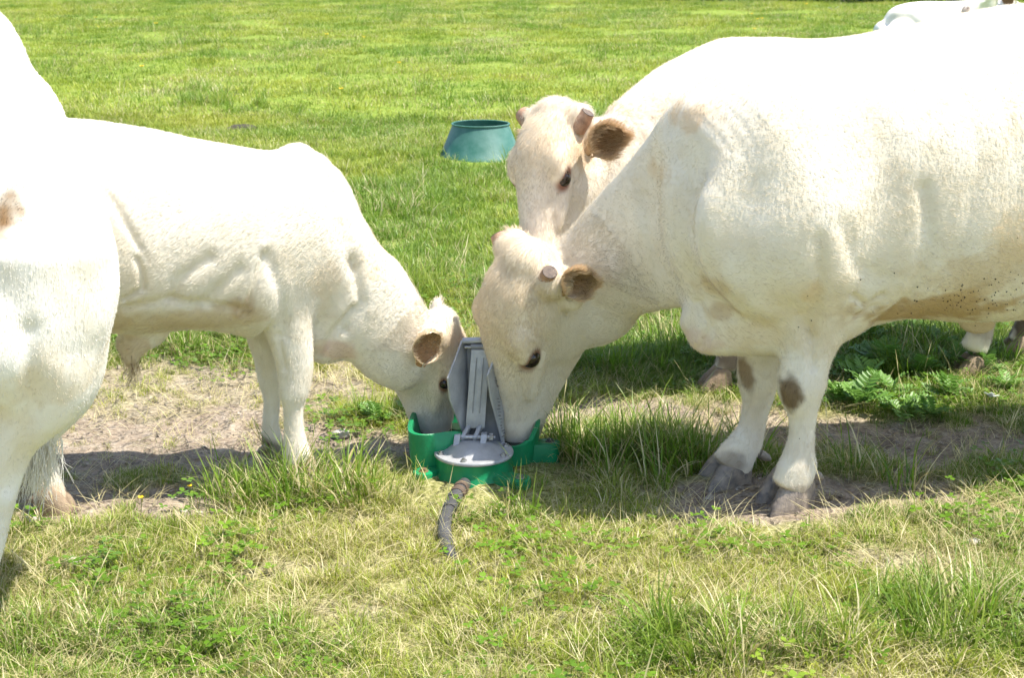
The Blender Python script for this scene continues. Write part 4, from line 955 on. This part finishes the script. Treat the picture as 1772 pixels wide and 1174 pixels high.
eb = P(.075, -.05, .15); ear(rootC, at(727, 630, eb[1] - .02), at(755, 566, eb[1] - .07) - at(727, 630, eb[1] - .02), (.55, -.8, 0), .135, .105, [.78, .65, .47], [.40, .24, .13], 1200, 21, .016)
ear(rootC, P(.04, -.04, -.11), -L * .8 - NN * .2 - AA * .6, NN * .6 - L * .5, .095, .08, [.80, .70, .56], [.55, .38, .28], 400, 22, .016)
g = plC.at(523, 822, .10)
for dx in (-.03, .03): claw(rootC, (g[0] + .0, g[1] + dx, .003), (.96, -.2 - dx * 4, 0), .86, 'dirtyhoof')
g = plC.at(478, 802, -.10)
for dx in (-.028, .028): claw(rootC, (g[0], g[1] + dx, .003), (.9, -.45 - dx * 4, 0), .84, 'hoof')
dewclaw(rootC, plC.at(457, 778, -.07), (-.8, -.3, -.4)); dewclaw(rootC, plC.at(62, 862, .13), (-.9, -.2, -.4), 'dirtyhoof')
for off, dx in ((.11, 0), (-.11, -70)):
    g = plC.at(92 + dx, 884, off)
    for q in (-.03, .03): claw(rootC, (g[0], g[1] + q, .003), (.95, -.3 - q * 4, 0), .95, 'dirtyhoof')
# long hairs hanging from the sheath
pts = []
for q in range(110):
    p = plC.at(230 + rng.normal(0, 7), 615 + rng.normal(0, 8), rng.normal(0, .01)); l_ = rng.uniform(.03, .12); d = unit([rng.normal(.0, .16), rng.normal(0, .1), -1])
    pts.append([p, p + d * l_ * .5, p + d * l_ * .85 + np.array([-.008, 0, 0]), p + d * l_ + np.array([-.02, 0, 0])])
c_ = np.where(rng.random((110, 1)) < .18, np.array([[.16, .09, .045]]), np.array([[.66, .54, .36]])); hair('sheath_hair', np.array(pts), c_, .0007, rootC)

# --- the cow whose hindquarters fill the left edge
D = Animal(Plane(60, 3.62, 8), cream=np.array([.84, .80, .73]), seed=21)
D.gcp([(40, 150, 40, 470, .2), (-30, -5, -30, 600, .28), (-120, -60, -120, 650, .33), (-260, -75, -260, 650, .38), (-480, -60, -480, 660, .38), (-700, -30, -700, 640, .32), (-830, 40, -830, 560, .22)], 2.3, 50, .06, cap=.6)
D.ell(62, 450, .0, .20, .27, .26, 0, .10); D.ell(30, 560, .02, .20, .22, .31, 0, .12); D.ell(-5, 270, 0, .12, .30, .26, 0, .12)
D.leg([(-120, 380, 200, 480, .15), (-90, 520, 190, 600, .13), (-40, 640, 150, 700, .10), (-45, 740, 70, 770, .075), (-40, 820, 38, 830, .06), (-45, 880, 22, 890, .045), (-55, 950, 6, 960, .042), (-75, 1020, -18, 1030, .042), (-95, 1080, -30, 1085, .05), (-100, 1110, -35, 1115, .05)], .15, m=56)
D.leg([(-60, 380, 200, 470, .15), (-40, 520, 200, 560, .13), (10, 640, 175, 670, .10), (0, 720, 112, 745, .075), (-25, 800, 52, 815, .06), (-40, 860, 20, 870, .045), (-50, 930, 0, 940, .042), (-70, 990, -15, 1000, .05), (-80, 1015, -20, 1020, .05)], -.16, m=56)
for off in (.14, -.14): D.leg([(-760, 350, -620, 350, .1), (-745, 550, -650, 550, .085), (-735, 750, -665, 750, .055), (-730, 850, -680, 850, .045), (-735, 1000, -685, 1000, .04), (-745, 1090, -680, 1090, .05)], off)
D.gcp([(-700, 120, -740, 620, .2), (-850, -20, -900, 420, .17), (-990, -120, -1020, 240, .13)], 2.1, 30, .07)
hD = D.head(D.pl.at(-1010, -120), D.pl.at(-1290, 160), (-.6, 0, .8))
plD = D.pl
D.patch += [(plD.at(-12, 385, .36), (.062, .2, .078), [.27, .15, .06], .95), (plD.at(60, 640, .1), (.2, .2, .1), [.72, .62, .46], .45), (plD.at(120, 620, .1), (.08, .3, .12), [.70, .58, .40], .4), (plD.at(20, 760, .2), (.08, .3, .14), [.74, .64, .48], .4)]
D.crease([(10, 30), (60, 90), (75, 160)], .05, -.012); D.crease([(150, 380), (165, 470), (150, 560)], .05, .008); D.crease([(20, 420), (60, 520), (60, 600)], .06, .010)
D.crease([(88, 520), (90, 620), (70, 720), (40, 800)], .022, .012)
rootD = D.finish(.011, 'cow', 'overexposed white cow hindquarters with a brown stain, cut off by the picture edge', 'cow', 'cream cattle in the pasture', fur=int(60000 * FURK), fl=.006)
for off, px, py in ((.15, -68, 1140), (-.16, -50, 1040), (.14, -712, 1110), (-.14, -712, 1100)):
    g = plD.at(px, py, off)
    for q in (-.032, .032): claw(rootD, (g[0], g[1] + q, .0), (-.98, -.1 + q * 4, 0), 1.1)
pts = []                                                     # tail switch behind the leg
for q in range(420):
    p = plD.at(66 + rng.normal(0, 18), 765 + rng.normal(0, 18), -.10 + rng.normal(0, .03)); l_ = rng.uniform(.07, .16); d = unit([rng.normal(-.2, .22), rng.normal(0, .15), -1]); pts.append([p, p + d * l_ * .5, p + d * l_ + rng.normal(0, .008, 3)])
hair('tail_switch', np.array(pts), np.clip(np.repeat([[.84, .80, .73]], 420, 0) * rng.uniform(.85, 1.1, (420, 1)), 0, .9), .0012, rootD)

# --- the cow lying far away
E = Animal(Plane(1600, 21.5, 6), cream=np.array([.80, .76, .69]), seed=33)
E.gcp([(1528, 35, 1530, 75, .15), (1545, 14, 1548, 92, .27), (1580, 3, 1580, 98, .34), (1640, 2, 1640, 98, .36), (1700, 0, 1700, 96, .32), (1740, 8, 1738, 90, .2)], 2.4, 40, .08)
E.gcp([(1735, 5, 1725, 70, .17), (1742, -25, 1760, 30, .13, .1), (1730, -30, 1765, 5, .1, .2)], 2.1, 24, .08)
E.ell(1555, 70, .25, .36, .26, .14, 25, .1); E.ell(1600, 90, .35, .35, .08, .08, 0, .06); E.ell(1720, 85, .25, .3, .12, .1, 0, .06)
hE = E.head(at(1722, -22, 21.2), at(1668, 22, 20.9), (-.55, -.35, .75))
E.crease([(1530, 20), (1527, 50), (1530, 80)], .05, .05); E.crease([(1535, 30), (1560, 28), (1570, 40)], .05, .03)
rootE = E.finish(.028, 'cow', 'small far-off white cow lying in the grass at the back of the pasture', 'cow', 'cream cattle in the pasture', fur=0, smoothit=2)
P = hE['P']; L, NN, AA = hE['L'], hE['N'], hE['A']
for sg in (1, -1): ear(rootE, P(.07, -.08, .13 * sg), L * sg * .9 - NN * .4, NN * .5 + AA * .5, .2, .14, [.66, .5, .32], [.36, .2, .1], 120, 31 + sg, .03)
# ------------------------------------------------------------------ weeds, flowers, hedge
def leaf_mat(name, a, b):
    m, t, p = mat(name); oi = N(t, 'ShaderNodeObjectInfo').outputs['Random']; v = objco(t); c = mix(t, a, b, noise(t, 30, 3, .5, v)); c = mix(t, c, ramp(t, oi, [(0, (.8, .85, .8)), (1, (1.15, 1.1, 1))]), 1.0, 'MULTIPLY')
    t.links.new(c, p.inputs['Base Color']); p.inputs['Roughness'].default_value = .45
    tr = N(t, 'ShaderNodeBsdfTranslucent'); t.links.new(c, tr.inputs[0]); ms = N(t, 'ShaderNodeMixShader'); ms.inputs[0].default_value = .35
    t.links.new(p.outputs[0], ms.inputs[1]); t.links.new(tr.outputs[0], ms.inputs[2]); t.links.new(ms.outputs[0], t.nodes['Material Output'].inputs[0]); return m
M['weed'] = leaf_mat('weed_leaf', (.12, .25, .045), (.20, .36, .07)); M['hedge'] = leaf_mat('hedge_leaf', (.03, .065, .02), (.06, .11, .03)); M['petal'] = simple('buttercup_petal', (.85, .58, .02), (.75, .45, .01), 20, .4); M['stem'] = leaf_mat('stem', (.14, .20, .05), (.20, .25, .07))
M['bark'] = simple('hedge_wood', (.10, .075, .055), (.05, .04, .03), 12, .9, .004)
def frond(L, nl, seed):                  # a feathery leaf: midrib with pairs of toothed leaflets
    r = np.random.default_rng(seed); V, F = [], []
    prev = None
    for i in range(nl + 1):
        u = i / nl; x, z = L * u * (1 - .18 * u), L * (.55 * u - .62 * u * u); w_ = .0016 * (1.2 - u)
        b = len(V); V += [(x, -w_, z), (x, w_, z)]
        if prev is not None: F.append((prev, prev + 1, b + 1, b))
        prev = b
        if i:
            ll = L * .30 * math.sin(math.pi * min(.95, u * .8 + .18)) * r.uniform(.8, 1.1)
            for s in (-1, 1):
                c = np.array([x, 0, z]); d = np.array([.45, s * .9, r.uniform(-.05, .3)]); q = np.array([.9, -s * .45, 0]); b = len(V); h_ = ll * .19
                V += [tuple(c), tuple(c + d * ll * .35 + q * h_), tuple(c + d * ll * .75 + q * h_ * .8), tuple(c + d * ll), tuple(c + d * ll * .75 - q * h_ * .8 + [0, 0, .004]), tuple(c + d * ll * .35 - q * h_ + [0, 0, .004])]
                F += [(b, b + 1, b + 2, b + 3), (b, b + 3, b + 4, b + 5)]
    me = bpy.data.meshes.new('leaf'); me.from_pydata(V, [], F); me.materials.append(M['weed']); return me
FR = [frond(.17, 9, 1), frond(.20, 10, 2), frond(.14, 8, 3)]
WEED = 'feathery green weed growing in the grass behind the big cow foreleg'
wr = np.random.default_rng(5)
for px, py, n_, sc in ((1485, 705, 11, 1.1), (1535, 640, 12, 1.2), (1590, 655, 10, 1.0), (1500, 600, 11, 1.15), (1575, 590, 10, 1.1), (1640, 690, 8, .9), (1470, 650, 9, .9), (1625, 610, 9, .95), (1545, 690, 9, .95), (1700, 650, 8, .9), (1470, 560, 12, 1.2), (1530, 560, 12, 1.2), (1600, 560, 11, 1.1), (1500, 670, 11, 1.0), (1560, 720, 9, .9), (1610, 720, 8, .8), (1660, 640, 9, 1.0), (1450, 700, 8, .8), (1740, 680, 8, .8)):
    g = gnd(px, py); root = empty('feathery_weed', Vector((g[0], g[1], float(gh(g[0], g[1]))))); tag(root, WEED, 'weed', 'feathery weeds behind the big cow')
    for q in range(n_):
        o = bpy.data.objects.new('leaf', FR[q % 3]); link(o, root); a = q * 2.4 + wr.normal(0, .3); o.rotation_euler = (wr.normal(0, .15), -R(wr.uniform(10, 62)), a); s = sc * wr.uniform(.75, 1.15); o.scale = (s, s, s)
# two darker weeds by the pump
for px, py, n_, lab in ((650, 735, 8, 'dark leafy weed on bare earth beside the drinking young bull'),):
    g = gnd(px, py); root = empty('leafy_weed', Vector((g[0], g[1], 0))); tag(root, lab, 'weed')
    for q in range(n_):
        o = bpy.data.objects.new('leaf', FR[q % 3]); link(o, root); o.rotation_euler = (0, -R(wr.uniform(15, 70)), q * 2.4); s = wr.uniform(.5, .75); o.scale = (s, s, s)
def buttercup(px, py, hgt, size, label, group=None, lean=.1):
    g = gnd(px, py); z0 = float(gh(g[0], g[1])); root = empty('buttercup', Vector((g[0], g[1], z0))); tag(root, label, 'flower', group)
    m = MB(); t = np.array([g[0] + lean * hgt, g[1], z0 + hgt]); b = np.array([g[0], g[1], z0 - .01]); m.tube([b, (b + t) / 2 + [.004, 0, .01], t], .0011, 5); m.build('stem', M['stem'], root)
    m = MB()
    for k in range(5):
        a = k * 1.2566; d = np.array([math.cos(a), math.sin(a), .55]); s = np.array([-math.sin(a), math.cos(a), 0]); m.add([t, t + d * size * .6 + s * size * .45, t + d * size, t + d * size * .6 - s * size * .45], [(0, 1, 2, 3)])
    m.build('flower_head', M['petal'], root)
buttercup(243, 893, .055, .011, 'yellow buttercup at the edge of the shadow on bare earth')
buttercup(327, 862, .05, .010, 'yellow buttercup rising from the dark shadow below the young bull')
for px, py in ((1300, 25), (1310, 38), (1305, 52), (1318, 36), (165, 30), (180, 15), (172, 48), (630, 68), (245, 120), (1395, 8), (270, 45), (590, 170), (690, 115), (565, 60)):
    g = gnd(px, py); buttercup(px, py + 3, .07, .016 + .0012 * g[1], 'tiny yellow flower dotting the far pasture', 'yellow flowers in the far pasture')
# white scrap in the far grass and a pale leaf by the weeds
M['white'] = simple('white_scrap', (.8, .8, .78), (.65, .65, .62), 40, .7)
def scrap(px, py, s, lab, nm, seed):
    g = gnd(px, py); r = np.random.default_rng(seed); m = MB()
    for q in range(3):
        a = r.uniform(0, 6.28); d = np.array([math.cos(a), math.sin(a), r.uniform(.2, .8)]); e = np.cross(d, [0, 0, 1]); c = np.array([g[0], g[1], float(gh(g[0], g[1])) + .03])
        m.add([c - e * s * .2, c + d * s * .6 - e * s * .4, c + d * s * 1.1, c + d * s * .7 + e * s * .35, c + e * s * .25], [(0, 1, 2, 3, 4)])
    o = m.build(nm, M['white'], None, bevel=0); tag(o, lab, 'litter'); md = o.modifiers.new('thick', 'SOLIDIFY'); md.thickness = .002
scrap(1440, 18, .16, 'white scrap lying in the far grass', 'white_scrap', 4); scrap(1712, 700, .035, 'pale dead leaf lying in the grass beside the weeds', 'dead_leaf', 9)
M['dung'] = simple('dry_dung', (.06, .045, .03), (.03, .024, .018), 30, .95, .01)
g = gnd(420, 226); m = MB(); m.lathe((g[0], g[1], float(gh(g[0], g[1]))), [(.17, -.01), (.15, .03), (.10, .055), (.05, .05), (0, .06)], 18); o = m.build('dung_pat', M['dung'], None, angle=180); tag(o, 'dark dung pat lying in the grass beyond the young bull', 'dung')
# hedge along the far side
hed = empty('hedge', Vector((14, 46, 0))); tag(hed, 'dark hedge along the far edge of the pasture', 'hedge')
r = np.random.default_rng(12); V, F = [], []
n = 26000; hx = r.uniform(3, 27, n); hy = 45.6 - .14 * (hx - 3) + np.abs(r.normal(0, .45, n)) * 1.0 + .35 * np.sin(hx * 1.7) + .25; hz = r.random(n) ** .9 * (2.0 + .3 * np.sin(hx * .9) + .2 * np.sin(hx * 2.7))
c = np.c_[hx, hy, hz]; d = unit_rows(r.normal(size=(n, 3))); e = unit_rows(np.cross(d, r.normal(size=(n, 3)))); s = r.uniform(.05, .10, (n, 1))
V = np.stack([c - d * s, c + e * s * .5, c + d * s, c - e * s * .5], 1).reshape(-1, 3); F = np.arange(4 * n).reshape(-1, 4)
o = np_mesh('foliage', V, F, M['hedge'], False, hed); o['kind'] = 'stuff'
for q in range(34):
    x0 = 3.2 + q * .7; y0 = 46.4 - .14 * (x0 - 3) + .35 * math.sin(x0 * 1.7); m = MB(); m.tube([(x0, y0, -.1), (x0 + r.normal(0, .08), y0, .7), (x0 + r.normal(0, .2), y0 + r.normal(0, .1), 1.7)], [.05, .04, .015], 7); m.build('stem', M['bark'], hed)
